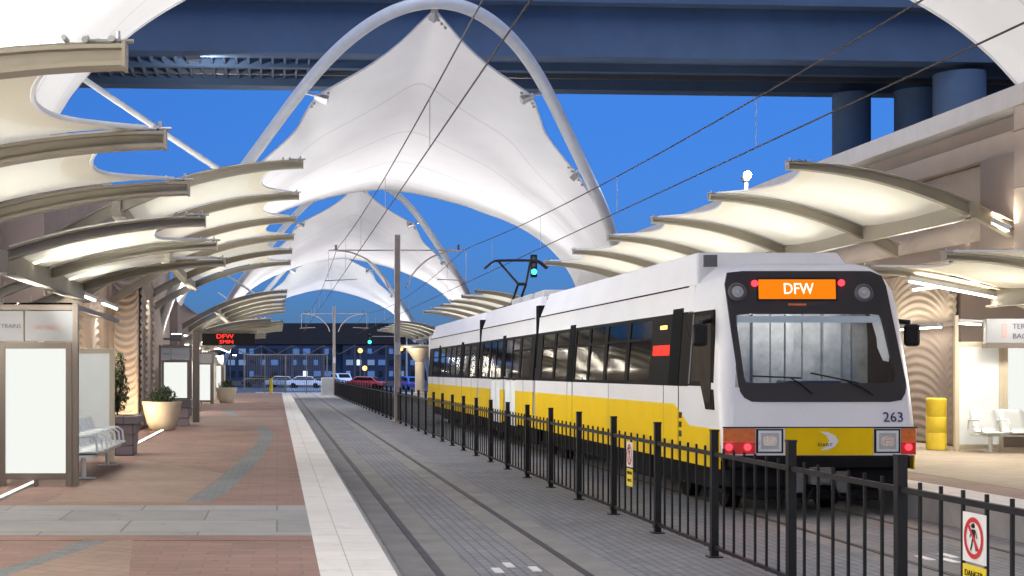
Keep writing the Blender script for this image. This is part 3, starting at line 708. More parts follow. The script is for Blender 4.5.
def fence_sign(label, y, w, ztop):
    t = thing('warning_sign', label, 'sign', (FX-.035, y, ztop), R(-90), group='no-walking signs wired to the track fence')
    # local x runs along the fence, faces -x of the world
    pl = MB().box(-w/2, w/2, -.004, .004, -.34, 0).build('plate', 'signplate', t)
    ye = MB().box(-w/2, w/2, -.004, .004, -.60, -.36).build('plate', 'signyellow', t); ye['label'] = 'yellow lower plate'
    n = 28; r0, r1 = .098, .128; vs = []; fs = []
    for k in range(n):
        a = 2*math.pi*k/n
        for r in (r0, r1): vs.append((r*math.cos(a)*w/.30, -.008, -.17+r*math.sin(a)*1.12))
    for k in range(n): a = 2*k; b_ = 2*((k+1)%n); fs.append((a, a+1, b_+1, b_))
    g = MB().add(vs, fs); g.add([(-.085,-.0085,-.085),(-.065,-.0085,-.07),(.085,-.0085,-.255),(.065,-.0085,-.27)], [(0,1,2,3)])
    g.build('prohibition_ring', 'ringred', pl)
    f = MB()
    f.revolve([(.001,-.018),(.012,-.012),(.017,0),(.012,.012),(.001,.018)], 10, (0, -.0065, -.085))
    f.add([(-.025,-.0075,-.11),(.025,-.0075,-.11),(.018,-.0075,-.18),(-.018,-.0075,-.18)], [(0,1,2,3)])
    f.add([(-.018,-.0075,-.17),(.004,-.0075,-.17),(-.03,-.0075,-.26),(-.048,-.0075,-.255)], [(0,1,2,3)])
    f.add([(-.004,-.0075,-.17),(.018,-.0075,-.17),(.05,-.0075,-.25),(.032,-.0075,-.26)], [(0,1,2,3)])
    f.add([(.02,-.0075,-.112),(.03,-.0075,-.118),(.055,-.0075,-.165),(.045,-.0075,-.172)], [(0,1,2,3)])
    f.add([(-.02,-.0075,-.112),(-.03,-.0075,-.118),(-.055,-.0075,-.165),(-.045,-.0075,-.172)], [(0,1,2,3)])
    f.build('walking_figure', 'black', pl)
    text('DANGER', .062, 'black', ye, (0, -.006, -.42), (R(90), 0, 0), ext=.002); text('TRACKS', .055, 'black', ye, (0, -.006, -.52), (R(90), 0, 0), ext=.002)
fence_sign('no walking sign on the fence in the lower right corner', 9.585, .31, 1.075)
fence_sign('narrow looking no walking sign on the fence below the yellow train side', 18.95, .31, 1.09)

# ------------------------------------------------------------------ overhead line
def wire_pole(label, y):
    t = thing('catenary_pole', label, 'pole', (FX, y, 0), group='grey poles carrying the overhead wires')
    b = MB(); b.box(-.11, -.085, -.11, .11, 0, 7.5); b.box(.085, .11, -.11, .11, 0, 7.5); b.box(-.085, .085, -.02, .02, 0, 7.5); b.box(-.25, .25, -.25, .25, 0, .05)
    b.build('column', 'pole', t)
    MB().box(-.12, .12, -.16, -.122, 2.7, 3.2).build('number_plate', 'grey', t)
    for s in (-1, 1):
        a = MB(); a.tube([(s*.14, 0, 6.88), (s*2.75, 0, 6.88)], .028, 8)
        a.tube(catmull([(s*.35, 0, 5.35), (s*.6, 0, 5.9), (s*1.2, 0, 6.5), (s*1.9, 0, 6.8), (s*2.4, 0, 6.86)], 6), .034, 8)
        a.tube([(s*1.6, 0, 5.72), (s*2.9, 0, 5.66)], .022, 6); a.tube([(s*2.75, 0, 6.88), (s*2.75, 0, 5.66)], .012, 6)
        br_ = a.build('cantilever', 'pole', t, smooth=60)
        i = MB()
        for q in range(4): i.revolve([(.02, 0), (.06, .02), (.06, .035), (.02, .05)], 10, (s*2.45, 0, 6.90+.05*q))
        i.build('insulator', 'darkgrey', br_)
    return t
wp = wire_pole('tall grey wire pole with curved arms standing in the fence line near the train rear', 56)
copy_tree(wp, loc=(FX, 118, 0), label='distant thin wire pole in front of the dark flyover')
wp3 = copy_tree(wp, loc=(FX, -6, 0), label='wire pole behind the camera holding the near end of the wires')
def zmess(y):
    for a, b in ((-6, 56), (56, 118), (118, 180)):
        if a <= y <= b: t = (y-a)/(b-a); return 6.95 - .62*4*t*(1-t)
    return 6.95
def overhead(label, x):
    t = thing('overhead_line', label, 'wire', (x, 0, 0), group='overhead wires above the two tracks')
    MB().tube([(0, y, zmess(y)) for y in range(-6, 181, 3)], .013, 6).build('messenger_wire', 'wire', t)
    MB().tube([(0, y, 5.56) for y in range(-6, 181, 6)], .012, 6).build('contact_wire', 'wire', t)
    for y in list(range(4, 56, 9))+list(range(62, 118, 9)):
        MB().tube([(0, y, 5.56), (0, y, zmess(y))], .007, 5).build('dropper', 'steel', t)
overhead('pair of overhead wires above the empty track', T1+.02)
overhead('pair of overhead wires above the train', T2)

# ------------------------------------------------------------------ light rail train
TY = 19.4
train = thing('light_rail_train', 'white and yellow articulated tram with orange destination sign at the platform', 'train', (T2, TY, 0))
def hw(z):
    if z <= 1.82: return 1.355
    return 1.355 - .0752*(z-1.82)
def yf(z): return max(0., .167*(z-1.25))
def fpx(x, y, off=0.):
    """front-plane point of the train (local) measured at a pixel"""
    z = 1.5
    for _ in range(12):
        d = TY + yf(z); z = EYE - (y-CY)*d/F
    d = TY + yf(z); return Vector(((x-CX)*d/F - T2, yf(z)-off, z))
def fplate(name, pts, m, off, th=.012, parent=None, smooth=0):
    f = [fpx(x, y, off) for x, y in pts]; b = [p + Vector((0, th+.02, 0)) for p in f]
    return MB().prism(f, b).build(name, m, parent or train)
def rounded(pts, r, n=4):
    out = []; P = [Vector(p) for p in pts]
    for i, p in enumerate(P):
        a = (P[i-1]-p); b = (P[(i+1) % len(P)]-p); q = min(r, a.length*.45, b.length*.45)
        s = p + a.normalized()*q; e = p + b.normalized()*q
        for k in range(n+1):
            t = k/n; out.append(tuple((1-t)**2*s + 2*t*(1-t)*p + t*t*e))
    return out
def splate(mb, s, y0, y1, z0, z1, off=0., th=.05):
    zs = [z0] + [z for z in (1.82,) if z0 < z < z1] + [z1]
    for a, b in zip(zs, zs[1:]):
        xa, xb = hw(a)+off, hw(b)+off
        vs = [(s*xa, y0, a), (s*xa, y1, a), (s*xb, y1, b), (s*xb, y0, b), (s*(xa-th), y0, a), (s*(xa-th), y1, a), (s*(xb-th), y1, b), (s*(xb-th), y0, b)]
        mb.add(vs, [(0,1,2,3), (7,6,5,4), (0,4,5,1), (1,5,6,2), (2,6,7,3), (3,7,4,0)])
    return mb
def spoly(mb, s, pts, off, th=.02):
    f = [(s*(hw(z)+off), y, z) for y, z in pts]; b = [(s*(hw(z)+off-th), y, z) for y, z in pts]
    return mb.prism(f, b)
SIDE_T = [(1.24, 3.34), (1.08, 3.87), (-1.08, 3.87), (-1.24, 3.34)]
def nose(flip=None):
    rows = [(.88, 1.345, 0, .05), (1.25, 1.35, 0, .06), (1.27, 1.352, .003, .16), (1.82, 1.352, yf(1.82), .20), (2.4, 1.30, yf(2.4), .20), (2.95, 1.25, yf(2.95), .20),
            (3.2, 1.195, yf(3.2), .2), (3.35, 1.11, yf(3.35), .2), (3.45, 1.01, yf(3.45), .2), (3.53, .90, .44, .2), (3.58, .80, .58, .2), (3.60, .70, .8, .2)]
    mb = MB(); n = 0; lines = []
    for (z, h, f, r) in rows:
        hb = hw(z) if z <= 3.34 else max(.75, 1.24-(z-3.34)*1.2)
        half = [(hb, 1.66, z), (hw(z)*.3+h*.7 if z < 3.34 else (h+hb)/2, 1.0+f*.3, z)]
        for k in range(7):
            a = math.pi/2*k/6; half.append((h-r+r*math.cos(a), f+r-r*math.sin(a), z))
        half.append(((h-r)*.5, f, z))
        lines.append([(-x, y, zz) for x, y, zz in half] + [(0, f, z)] + half[::-1])
    m = len(lines[0])
    def hole(i, k): return i in (3, 4) and 8 <= k < m-9
    mb.add([p for l in lines for p in l], [(i*m+k, i*m+k+1, (i+1)*m+k+1, (i+1)*m+k) for i in range(len(lines)-1) for k in range(m-1) if not hole(i, k)] + [tuple(range((len(lines)-1)*m, len(lines)*m))])
    return mb
def section(y0, y1, wins, strips, front=False, rear=False, doors=()):
    """one car body: y0..y1 along the track"""
    ys = 1.66 if front else y0
    b = nose() if front else MB()
    for s in (-1, 1):
        cuts = sorted(doors); cur = ys
        for (a, c) in cuts:
            splate(b, s, cur, a, .70, 1.82); cur = c
        splate(b, s, cur, y1, .70, 1.82)
        splate(b, s, ys, y1, 2.95, 3.34)
        if not front: pass
    b.box(-1.30, 1.30, ys+.02, y1-.02, .70, .98)
    bd = b.build('car_body', 'white', train, smooth=35)
    # roof shroud
    fy0, fy1 = (1.55, 2.1) if front else (y0+.05, y0+.35)
    ry = y1-.05
    f = [(1.24, fy0, 3.34), (1.08, fy1, 3.87), (-1.08, fy1, 3.87), (-1.24, fy0, 3.34)]; bk = [(1.24, ry, 3.34), (1.08, ry-.3, 3.87), (-1.08, ry-.3, 3.87), (-1.24, ry, 3.34)]
    MB().prism(f, bk).build('roof_shroud', 'white', train, bevel=.03)
    d = MB()
    for s in (-1, 1): d.box(min(s*1.236, s*1.262), max(s*1.236, s*1.262), ys+.3, y1-.05, 3.325, 3.345)
    d.build('gutter', 'matte', train)
    i = MB(); i.box(-1.2, 1.2, ys+.1, y1-.05, 2.96, 3.0); i.build('ceiling', 'grey', train)
    MB().box(-.12, .12, ys+.6, y1-.5, 2.93, 2.958).build('ceiling_light', glow('car_light', (1, .88, .66), 11), train)
    # window surround and panes
    for s in (-1, 1):
        w = MB(); cur = max(ys, wins[0][0]-.6) if not front else 2.05
        for (a, c) in wins:
            if a > cur: splate(w, s, cur, a, 1.82, 2.95, .001, .04)
            splate(w, s, a, c, 1.82, 1.88, .001, .04); splate(w, s, a, c, 2.89, 2.95, .001, .04)
            cur = c
        splate(w, s, cur, y1, 1.82, 2.95, .001, .04)
        if not front and wins[0][0]-.6 > ys: splate(w, s, ys, wins[0][0]-.6, 1.82, 2.95, .001, .04)
        w.build('window_surround', 'gloss', train)
        for (a, c) in wins:
            p = splate(MB(), s, a, c, 1.88, 2.89, -.012, .01).build('window', 'glass', train)
            if c-a > 1.1: 
                q = splate(MB(), s, a+.02, c-.02, 2.56, 2.60, .002, .02); splate(q, s, a+.0, a+.04, 1.88, 2.89, .002, .02); splate(q, s, c-.04, c-.0, 1.88, 2.89, .002, .02); q.build('frame', 'gloss', p)
        for (a, c) in strips:
            splate(MB(), s, a, c, 1.82, 3.02, .010, .03).build('door_pillar', 'matte', train)
        k_ = ys+1.3
        while k_ < y1-.6:
            if not any(a-.1 < k_ < c+.1 for a, c in doors): splate(MB(), s, k_, k_+.009, .70, 1.82, .0075, .02).build('seam', 'darkgrey', train)
            k_ += 3.72
        for (a, c) in strips:
            splate(MB(), s, a-.03, a-.015, .70, 1.82, .0085, .02).build('seam', 'matte', train)
        cur = 2.6 if front else y0
        if front:
            spoly(MB(), s, [(.12, .68), (2.6, .68), (2.6, 1.54), (2.35, 1.54), (1.55, 1.235), (.12, 1.235)], .006).build('yellow_panel', 'yellow', train)
        for (a, c) in sorted(doors):
            splate(MB(), s, cur, a, .68, 1.54, .006, .02).build('yellow_panel', 'yellow', train); cur = c
        splate(MB(), s, cur, y1, .68, 1.54, .006, .02).build('yellow_panel', 'yellow', train)
        for (a, c) in doors:
            dn = 2
            for k in range(dn):
                u0 = a+(c-a)*k/dn+.02; u1 = a+(c-a)*(k+1)/dn-.02
                q = MB(); splate(q, s, u0, u1, .62, 1.0, -.02, .04); splate(q, s, u0, u0+.10, 1.0, 1.82, -.02, .04); splate(q, s, u1-.10, u1, 1.0, 1.82, -.02, .04)
                dd = q.build('door', 'white', train)
                splate(MB(), s, u0+.10, u1-.10, 1.0, 1.80, -.03, .012).build('pane', 'backlit2', dd)
    # seats
    seat = None
    y = ys+1.4
    while y < y1-1:
        for x in (-.85, .85):
            if seat is None:
                q = MB(); q.box(-.38, .38, -.2, .25, .98, 1.42); q.box(-.36, .36, .17, .26, 1.42, 2.12)
                seat = q.build('passenger_seat', mat('seat_cloth', (.05, .06, .13), .9) if 'seat_cloth' not in bpy.data.materials else bpy.data.materials['seat_cloth'], train, loc=(x, y, 0), bevel=.04)
            else:
                c = seat.copy(); COL.objects.link(c); c.location = (x, y, 0)
        y += .95
    # underframe and bogie gear
    u = MB(); u.box(-1.18, 1.18, (1.0 if front else y0+.2), y1-.2, .34, .70); u.build('underframe', 'under', train)
def skirt(y0, y1):
    for s in (-1, 1): MB().box(min(s*1.2, s*1.3), max(s*1.2, s*1.3), y0, y1, .28, .67).build('equipment_box', 'under', train, bevel=.02)
section(0, 14.1, [(3.85, 5.35), (5.5, 7.0), (7.15, 8.45), (8.55, 9.8), (10.5, 11.9), (12.05, 13.5)], [(2.15, 2.7), (9.9, 10.42)], front=True)
section(14.42, 23.5, [(14.9, 16.3), (16.5, 17.6), (17.7, 18.75), (19.35, 20.3), (20.4, 21.4), (21.6, 23.0)], [(18.8, 19.3)], doors=((16.9, 18.7), (19.4, 21.2)))
section(23.82, 37.8, [(24.4, 25.8), (25.95, 27.3), (28.1, 29.3), (29.4, 30.7), (30.9, 32.3), (32.5, 33.9), (34.6, 36.4)], [(27.4, 28.0), (34.0, 34.5)])
MB().box(-1.3, 1.3, 37.8, 38.1, .7, 3.5).build('rear_end', 'white', train, bevel=.08)
for (a, b_) in ((14.1, 14.42), (23.5, 23.82)):
    q = MB()
    for k in range(5):
        y = a+(b_-a)*(k+.1)/5
        q.box(-1.27+.05*(k % 2), 1.27-.05*(k % 2), y, y+(b_-a)/5*.8, .6, 3.62)
    q.build('bellows', 'under', train)
    MB().box(-.95, .95, a-.5, b_+.5, 3.60, 3.84).build('roof_hood', 'darkgrey', train)
for y in (2.6, 12.9, 25.2, 35.2): skirt(y+1.3, y+3.2) if y < 30 else skirt(y-4, y-2)
wheel = None
for y in (1.7, 3.6, 13.3, 15.2, 22.7, 24.6, 33.6, 35.5):
    for s in (-1, 1):
        if wheel is None:
            q = MB(); q.tube([(-.07, 0, 0), (.07, 0, 0)], .335, 26); q.tube([(.07, 0, 0), (.09, 0, 0)], .37, 26)
            wheel = q.build('wheel', 'under', train, loc=(s*.745, y, .345), smooth=40)
            MB().tube([(-.1, 0, 0), (-.07, 0, 0)], .12, 14).build('hub', 'darkgrey', wheel)
        else:
            c = wheel.copy(); COL.objects.link(c); c.location = (s*.745, y, .345); c.rotation_euler = (0, 0, 0 if s < 0 else math.pi)
            for h in wheel.children: hc = h.copy(); COL.objects.link(hc); hc.parent = c
q = MB(); q.box(-1.22, 1.22, .12, 1.0, .42, .70); q.box(-1.25, 1.25, -.012, .4, .70, .888); q.box(-.9, .9, .2, .9, .25, .42); q.build('pilot', 'under', train, bevel=.03)
q = MB(); q.box(-.16, .16, -.12, .6, .48, .72); q.box(-.34, -.20, .0, .3, .36, .66); q.box(.22, .42, .0, .3, .36, .66); q.tube([(0, -.18, .6), (0, .1, .6)], .10, 12); q.build('coupler', 'darkgrey', train, bevel=.015)
q = MB(); q.tube([(-.5, 0, .4), (-.42, -.03, .28), (-.2, -.05, .26), (-.1, -.03, .45)], .022, 8); q.tube([(.5, 0, .4), (.4, -.03, .3), (.25, -.05, .3), (.15, -.03, .5)], .022, 8); q.build('jumper_cable', 'under', train, smooth=60)
# front details
def resample(poly, c, n=72):
    out = []
    P = poly + [poly[0]]
    for k in range(n):
        a = 2*math.pi*k/n; d = Vector((math.cos(a), math.sin(a)*.5)); best = None
        for p, q in zip(P, P[1:]):
            e = Vector(q)-Vector(p); w_ = Vector(p)-Vector(c); den = d.x*e.y-d.y*e.x
            if abs(den) < 1e-9: continue
            t = (w_.x*e.y-w_.y*e.x)/den; u = (w_.x*d.y-w_.y*d.x)/den
            if t > 0 and -1e-6 <= u <= 1+1e-6 and (best is None or t < best): best = t
        out.append((c[0]+d.x*best, c[1]+d.y*best))
    return out
cc = (814, 348)
mo = resample(rounded([(727,271),(873,271),(884,277),(907,388),(902,402),(749,402),(740,394),(724,279)], 7), cc)
mi = resample(rounded([(735,314),(881,314),(897,383),(745,383)], 4), cc)
q = MB(); n_ = len(mo)
q.add([fpx(x, y, .008) for x, y in mo] + [fpx(x, y, .008) for x, y in mi] + [fpx(x, y, -.05) for x, y in mi] + [fpx(x, y, -.02) for x, y in mo],
      [(g*n_+k, g*n_+(k+1)%n_, ((g+1)%4)*n_+(k+1)%n_, ((g+1)%4)*n_+k) for g in range(4) for k in range(n_)])
mask = q.build('front_mask', 'maskgrey', train)
q = MB(); q.box(-1.15, 1.15, .42, .95, 1.3, 1.80); q.box(-.3, .5, .5, .9, 1.8, 1.92); q.build('dashboard', 'darkgrey', train, bevel=.03)
q = MB(); xx = -1.2; rp = random.Random(4)
while xx < 1.15:
    wd = rp.uniform(.10, .32); q.box(xx, xx+wd-.02, 1.42+rp.uniform(0, .12), 1.62, 1.0, 2.9); xx += wd
q.build('cab_partition', mat('partition', (.36, .36, .35), .6, var=.3, vscale=5), train)
area('cab_light', (0, .95, 2.92), (0, 1.5, 1.6), 1.6, .3, 9, (1, .97, .93), train)
ws = fplate('windscreen', rounded([(734,313),(882,313),(898,384),(744,384)], 4), 'frontglass', .004)
fplate('sun_blind', [(737,316),(880,316),(881.5,322.5),(738,322.5)], mat('blind', (.62, .66, .68), .5, emit=(.8,.85,.9), estr=.12), -.03, parent=ws)
def wiper(pts):
    p = [fpx(x, y, .03) for x, y in pts]; MB().tube(p, .012, 6).build('wiper', 'black', train)
wiper([(752,376),(800,378)]); wiper([(790,378),(800,384),(812,394)]); wiper([(810,373),(858,383)]); wiper([(846,381),(862,388),(872,395)])
sg = fplate('destination_sign', [(756,277.5),(837,277.5),(837.5,301),(756.5,301)], 'black', .012)
fplate('display', [(758,279.5),(835,279.5),(835.5,299),(758.5,299)], 'orange', .016, parent=sg)
ra = math.atan(.167)
text('DFW', .225, 'signwhite', sg, fpx(797.5, 289.3, .035), (R(90)-ra, 0, 0), ext=.006, sx=.85)
for (x, y) in ((754,283.5),(840.5,283)):
    c = fpx(x, y, .02); l = MB().tube([c, c+Vector((0,-.02,0))], .045, 14).build('marker_lamp', 'redled', train)
    area('lamp_glow', c+Vector((0,-.06,0)), c+Vector((0,-1,0)), .1, .1, .8, (1,.05,.05), train)
for (x, y) in ((737,292),(863.5,293)):
    c = fpx(x, y, .012)
    h = MB().revolve([(.135,0),(.125,.02),(.10,.03),(.09,.012),(.05,.006),(.03,.02),(.005,.024)], 26).build('headlight', 'darkgrey', train, loc=c, rot=(R(90)-ra,0,0), smooth=40)
    MB().revolve([(.085,.014),(.08,.022),(.06,.024),(.055,.018)], 24).build('rim', 'grey', h)
    MB().revolve([(.045,.018),(.03,.034),(.002,.038)], 20).build('lens', mat('lens_glass', (.5,.52,.55), .1, .3), h)
fplate('number_board', [(788,303.5),(806,303.5),(806,305.5),(788,305.5)], 'amber', .01)
yb = fplate('bumper_panel', [(785,428),(873,428),(873,455),(785,455)], 'yellow', .012)
# arrow emblem with lettering
def fpoly(pts, m, name, par, off): return fplate(name, pts, m, off, .002, par)
arc = [(820,431.5),(828,432),(835,436),(838,441),(835,446),(828,449.5),(821,450.5),(825,446.5),(829,441),(826,435.5)]
fpoly(arc, 'signplate', 'emblem', yb, .016)
text('DART', .062, 'navy', yb, fpx(824.5, 444.8, .024), (R(90), 0, 0), ext=.002, sx=1.25)
text('263', .195, 'navy', train, fpx(893, 417.5, .012), (R(90)-ra, 0, 0), name='fleet_number', ext=.003)
for (x0, x1) in ((756,783),(874,900)):
    hb = fplate('headlight', [(x0,429),(x1,429),(x1,453),(x0,453)], 'black', .012)
    fplate('rim', [(x0+2,430.5),(x1-2,430.5),(x1-2,451.5),(x0+2,451.5)], 'bench', .018, parent=hb)
    fplate('reflector', [(x0+4.5,433),(x1-4.5,433),(x1-4.5,449),(x0+4.5,449)], 'grey', .021, parent=hb)
    fplate('lens', rounded([(x0+7,436),(x1-7,436),(x1-7,446),(x0+7,446)], 3), mat('lamp_chrome', (.75,.75,.76), .15, .9, var=.5, vscale=40), .024, parent=hb)
for s, (x0, x1) in ((-1, (723.5,755)), (1, (901,915.5))):
    tl = fplate('tail_light', [(x0,428.5),(x1,428.5),(x1,442),(x0,442)], 'amber', .013)
    fplate('stop_lens', [(x0,442.3),(x1,442.3),(x1,454),(x0,454)], 'redsoft', .013, parent=tl)
    for cx in ((728.5, 747) if s < 0 else (908,)):
        c = fpx(cx, 447, .017); MB().tube([c, c+Vector((0,-.012,0))], .048, 16).build('lamp', 'redled', tl)
    area('lamp_glow', fpx((x0+x1)/2, 447, .1), fpx((x0+x1)/2, 480, 1.2), .2, .1, .6, (1,.05,.05), train)
fplate('trim_line', [(723,426.8),(917,426.8),(917,428.2),(723,428.2)], 'black', .008)
q = MB().box(-1.1, -.9, 1.68, 1.72, 3.62, 3.80); q.build('roof_vent', 'darkgrey', train)
for s in (-1, 1):
    q = spoly(MB(), s, [(.62, 2.93), (2.1, 2.93), (2.1, 1.83), (.97, 1.83), (.74, 1.50), (.36, 1.50)], .014).build('cab_window', 'gloss', train)
    fr_ = spoly(MB(), s, [(1.52, 2.9), (1.58, 2.9), (1.58, 1.86), (1.52, 1.86)], .02); fr_.build('frame', 'darkgrey', q)
    spoly(MB(), s, [(.70, 2.86), (1.46, 2.86), (1.46, 1.9), (1.0, 1.9), (.80, 1.6), (.5, 1.6)], .018).build('pane', mat('cab_glass', (.035, .028, .020), .55, var=.5, vscale=3, spec=.05), q)
    m_ = MB(); m_.tube([(s*1.27, .75, 2.78), (s*1.50, .55, 2.74)], .035, 8); mm = m_.build('mirror', 'black', train, smooth=60)
    MB().box(min(s*1.40, s*1.62), max(s*1.40, s*1.62), .48, .60, 2.40, 2.72).build('housing', 'black', mm, bevel=.05)
    sd = spoly(MB(), s, [(2.78, 2.30), (3.7, 2.30), (3.7, 2.46), (2.78, 2.46)], .014).build('side_display', 'redtext', train) if s < 0 else None
    spoly(MB(), s, [(3.0, 2.72), (3.35, 2.72), (3.35, 2.78), (3.0, 2.78)], .014).build('door_lamp', 'orangelamp', train) if s < 0 else None
    q = MB()
    for k in range(3): spoly(q, s, [(1.95, 1.05+.14*k), (2.07, 1.05+.14*k), (2.07, 1.14+.14*k), (1.95, 1.14+.14*k)], .014)
    q.build('foot_step', 'black', train)
# pantograph
pg = thing('pantograph_tmp', 'x', 'x') if False else None
pa = MB()
yb0 = 24.6
pa.box(-.5, .5, yb0-.6, yb0+.6, 3.98, 4.06)
for x in (-.45, .45):
    for y in (yb0-.5, yb0+.5): pa.tube([(x, y, 3.86), (x, y, 4.0)], .05, 8)
for x in (-.12, .12):
    pa.tube([(x, yb0+.5, 4.06), (x*1.0, yb0-1.0, 4.72)], .04, 8)
pa.tube([(-.12, yb0-1.0, 4.72), (-.55, yb0+.1, 5.5)], .036, 8); pa.tube([(.12, yb0-1.0, 4.72), (.45, yb0+.1, 5.5)], .036, 8); pa.tube([(-.14, yb0-1.0, 4.72), (.14, yb0-1.0, 4.72)], .05, 8)
for y in (yb0+.0, yb0+.25): pa.tube(catmull([(-.98, y, 5.28), (-.74, y, 5.48), (-.5, y, 5.53), (.5, y, 5.53), (.74, y, 5.48), (.98, y, 5.28)], 5), .032, 8)
pa.build('pantograph', 'black', train, smooth=60)
q = MB()
for k, y in enumerate((16.2, 18.0, 19.8)): q.box(-.75, .75, y, y+1.3, 3.85, 4.12)
q.build('roof_unit', 'grey', train, bevel=.04)

# ------------------------------------------------------------------ overpass
ov = thing('overpass', 'dark concrete road overpass crossing high above the station', 'bridge', (0, 0, 0))
def yn(x): return 60.4 + .062*x
def yfr(x): return 68.6 + .062*x
def slab(d0, d1, z0, z1, X0=-70, X1=90):
    f = [(X0, d0+.062*X0, z0), (X1, d0+.062*X1, z0), (X1, d0+.062*X1, z1), (X0, d0+.062*X0, z1)]
    b = [(X0, d1+.062*X0, z0), (X1, d1+.062*X1, z0), (X1, d1+.062*X1, z1), (X0, d1+.062*X0, z1)]
    return MB().prism(f, b)
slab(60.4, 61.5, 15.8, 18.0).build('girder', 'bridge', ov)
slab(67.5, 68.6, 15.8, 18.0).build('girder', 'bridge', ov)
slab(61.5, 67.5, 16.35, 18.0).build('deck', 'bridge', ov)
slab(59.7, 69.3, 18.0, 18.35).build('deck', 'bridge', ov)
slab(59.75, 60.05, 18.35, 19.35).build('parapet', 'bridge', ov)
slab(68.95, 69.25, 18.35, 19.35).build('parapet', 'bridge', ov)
fins = MB()
for k in range(20):
    x = -8.5+.55*k; fins.add(*[[(x, 61.5+.062*x, 16.12), (x+.1, 61.5+.062*x, 16.12), (x+.1, 67.5+.062*x, 16.12), (x, 67.5+.062*x, 16.12), (x, 61.5+.062*x, 16.36), (x+.1, 61.5+.062*x, 16.36), (x+.1, 67.5+.062*x, 16.36), (x, 67.5+.062*x, 16.36)],
        [(0,3,2,1),(4,5,6,7),(0,1,5,4),(1,2,6,5),(2,3,7,6),(3,0,4,7)]])
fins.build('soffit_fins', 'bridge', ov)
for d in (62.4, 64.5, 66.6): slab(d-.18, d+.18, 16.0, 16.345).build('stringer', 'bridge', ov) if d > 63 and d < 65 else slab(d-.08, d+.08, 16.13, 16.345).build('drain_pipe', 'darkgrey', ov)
sl = MB().box(-.3, .3, -.2, .2, -.14, 0).build('added_soffit_lamp', 'darkgrey', ov, loc=(-3.6, 60.2, 15.55))  # added housing and light, standing in for canopy flood spill under the deck
area('flood_spill_fill', (-3.2, 61.2, 15.2), (-2.2, 64.5, 16.4), .4, .3, 60, (.92, .95, 1), ov)
for (x, d, r) in ((27.9, 68.0, .88), (30.7, 67.2, 1.0), (30.9, 63.4, 1.1), (-24, 66, 1.0), (-24, 62, 1.0)):
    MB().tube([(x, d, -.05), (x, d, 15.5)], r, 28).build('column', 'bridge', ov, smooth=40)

# street floodlight behind the right canopy
sf = thing('street_lamp', 'bright white street lamp shining above the high canopy', 'street lamp', (20.1, 60, 0))
sl_ = MB(); sl_.tube([(0,0,0), (0,0,10.2)], [.16, .08], 10); sl_.build('pole', 'pole', sf, smooth=60)
MB().revolve([(.05,0),(.16,.06),(.2,.2),(.2,.3),(.12,.38)], 16).build('head', 'darkgrey', sf, loc=(0, 0, 10.12))
b = MB().revolve([(.02,-.16),(.11,-.12),(.155,0),(.11,.12),(.02,.16)], 16).build('globe', glow('globe', (1,.98,.95), 40), sf, loc=(0,-.24,10.42), smooth=60)
l = bpy.data.lights.new('street_glow', 'POINT'); l.energy = 130; l.shadow_soft_size = .3; o = bpy.data.objects.new('street_glow', l); COL.objects.link(o); o.location = (0, -.7, 10.45); o.parent = sf

# ------------------------------------------------------------------ far end: flyover, signals, cars, fences
fo = thing('flyover', 'dark low flyover with a rounded end closing the view', 'bridge', (0, 0, 0))
out = [(-75, 180), (13, 180), (15.5, 180.7), (17, 182.5), (17.4, 185), (16.5, 188), (14, 190), (-75, 190)]
MB().prism([(x, y, 5.5) for x, y in out], [(x, y, 8.2) for x, y in out]).build('deck', mat('flyover_dark', (.02, .022, .03), .9), fo)
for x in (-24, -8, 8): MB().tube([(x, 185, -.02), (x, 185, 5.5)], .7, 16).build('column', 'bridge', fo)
q = MB()
for k in range(9):
    x = -18+4*k; q.tube([(x, 179.7, 0), (x, 179.7, 5.4)], .09, 6); q.tube([(x, 179.7, 5.3), (x+2, 179.7, 4.2), (x+4, 179.7, 5.3)], .06, 6)
q.build('bracing', 'darkgrey', fo)
bl = thing('terminal_building', 'bluish terminal building with lit window bands beyond the flyover', 'building', (0, 0, 0))
MB().box(-60, 60, 300, 330, 0, 9.5).build('wall', mat('terminal_wall', (.018, .036, .09), .8), bl)
M['dimwindow'] = glow('dim_window', (.10, .22, .55), .28); M['dimwindow2'] = glow('dim_window_pale', (.22, .36, .62), .25); M['nightwindow'] = mat('night_window', (.01, .014, .03), .3)
rb = random.Random(11)
for f_, z in enumerate((.9, 3.3, 5.7)):
    for k in range(30):
        x = -22+2.3*k
        mm = rb.choices(['litwindow', 'dimwindow', 'dimwindow2', 'nightwindow'], [.3, 3, 2, 8])[0]
        MB().box(x, x+rb.choice((1.5, 1.5, .9)), 299.9, 299.98, z, z+1.15).build('window', mm, bl)
def signal(label, loc, arm=None):
    t = thing('traffic_signal', label, 'traffic light', (loc[0]+(arm or 0), loc[1], 0), group='green traffic lights past the station')
    MB().tube([(0,0,0), (0,0,loc[2]+.5)], [.12,.08], 10).build('pole', 'pole', t)
    x = -(arm or 0)
    if arm: MB().tube([(0,0,loc[2]+.45), (x,0,loc[2]+.45)], .05, 8).build('mast_arm', 'pole', t)
    b = MB().box(x-.2, x+.2, -.42, -.14, -.5+loc[2], .95+loc[2]).build('signal_head', 'black', t, bevel=.04)
    g = MB().revolve([(.18,0),(.14,.05),(.02,.07)], 16).build('green_lens', 'greenlamp', b, loc=(x, -.42, loc[2]-.15), rot=(R(90),0,0))
    for k in (1, 2): MB().revolve([(.13,0),(.1,.04),(.02,.05)], 14).build('dark_lens', 'darkgrey', b, loc=(x, -.42, loc[2]-.15+.42*k), rot=(R(90),0,0))
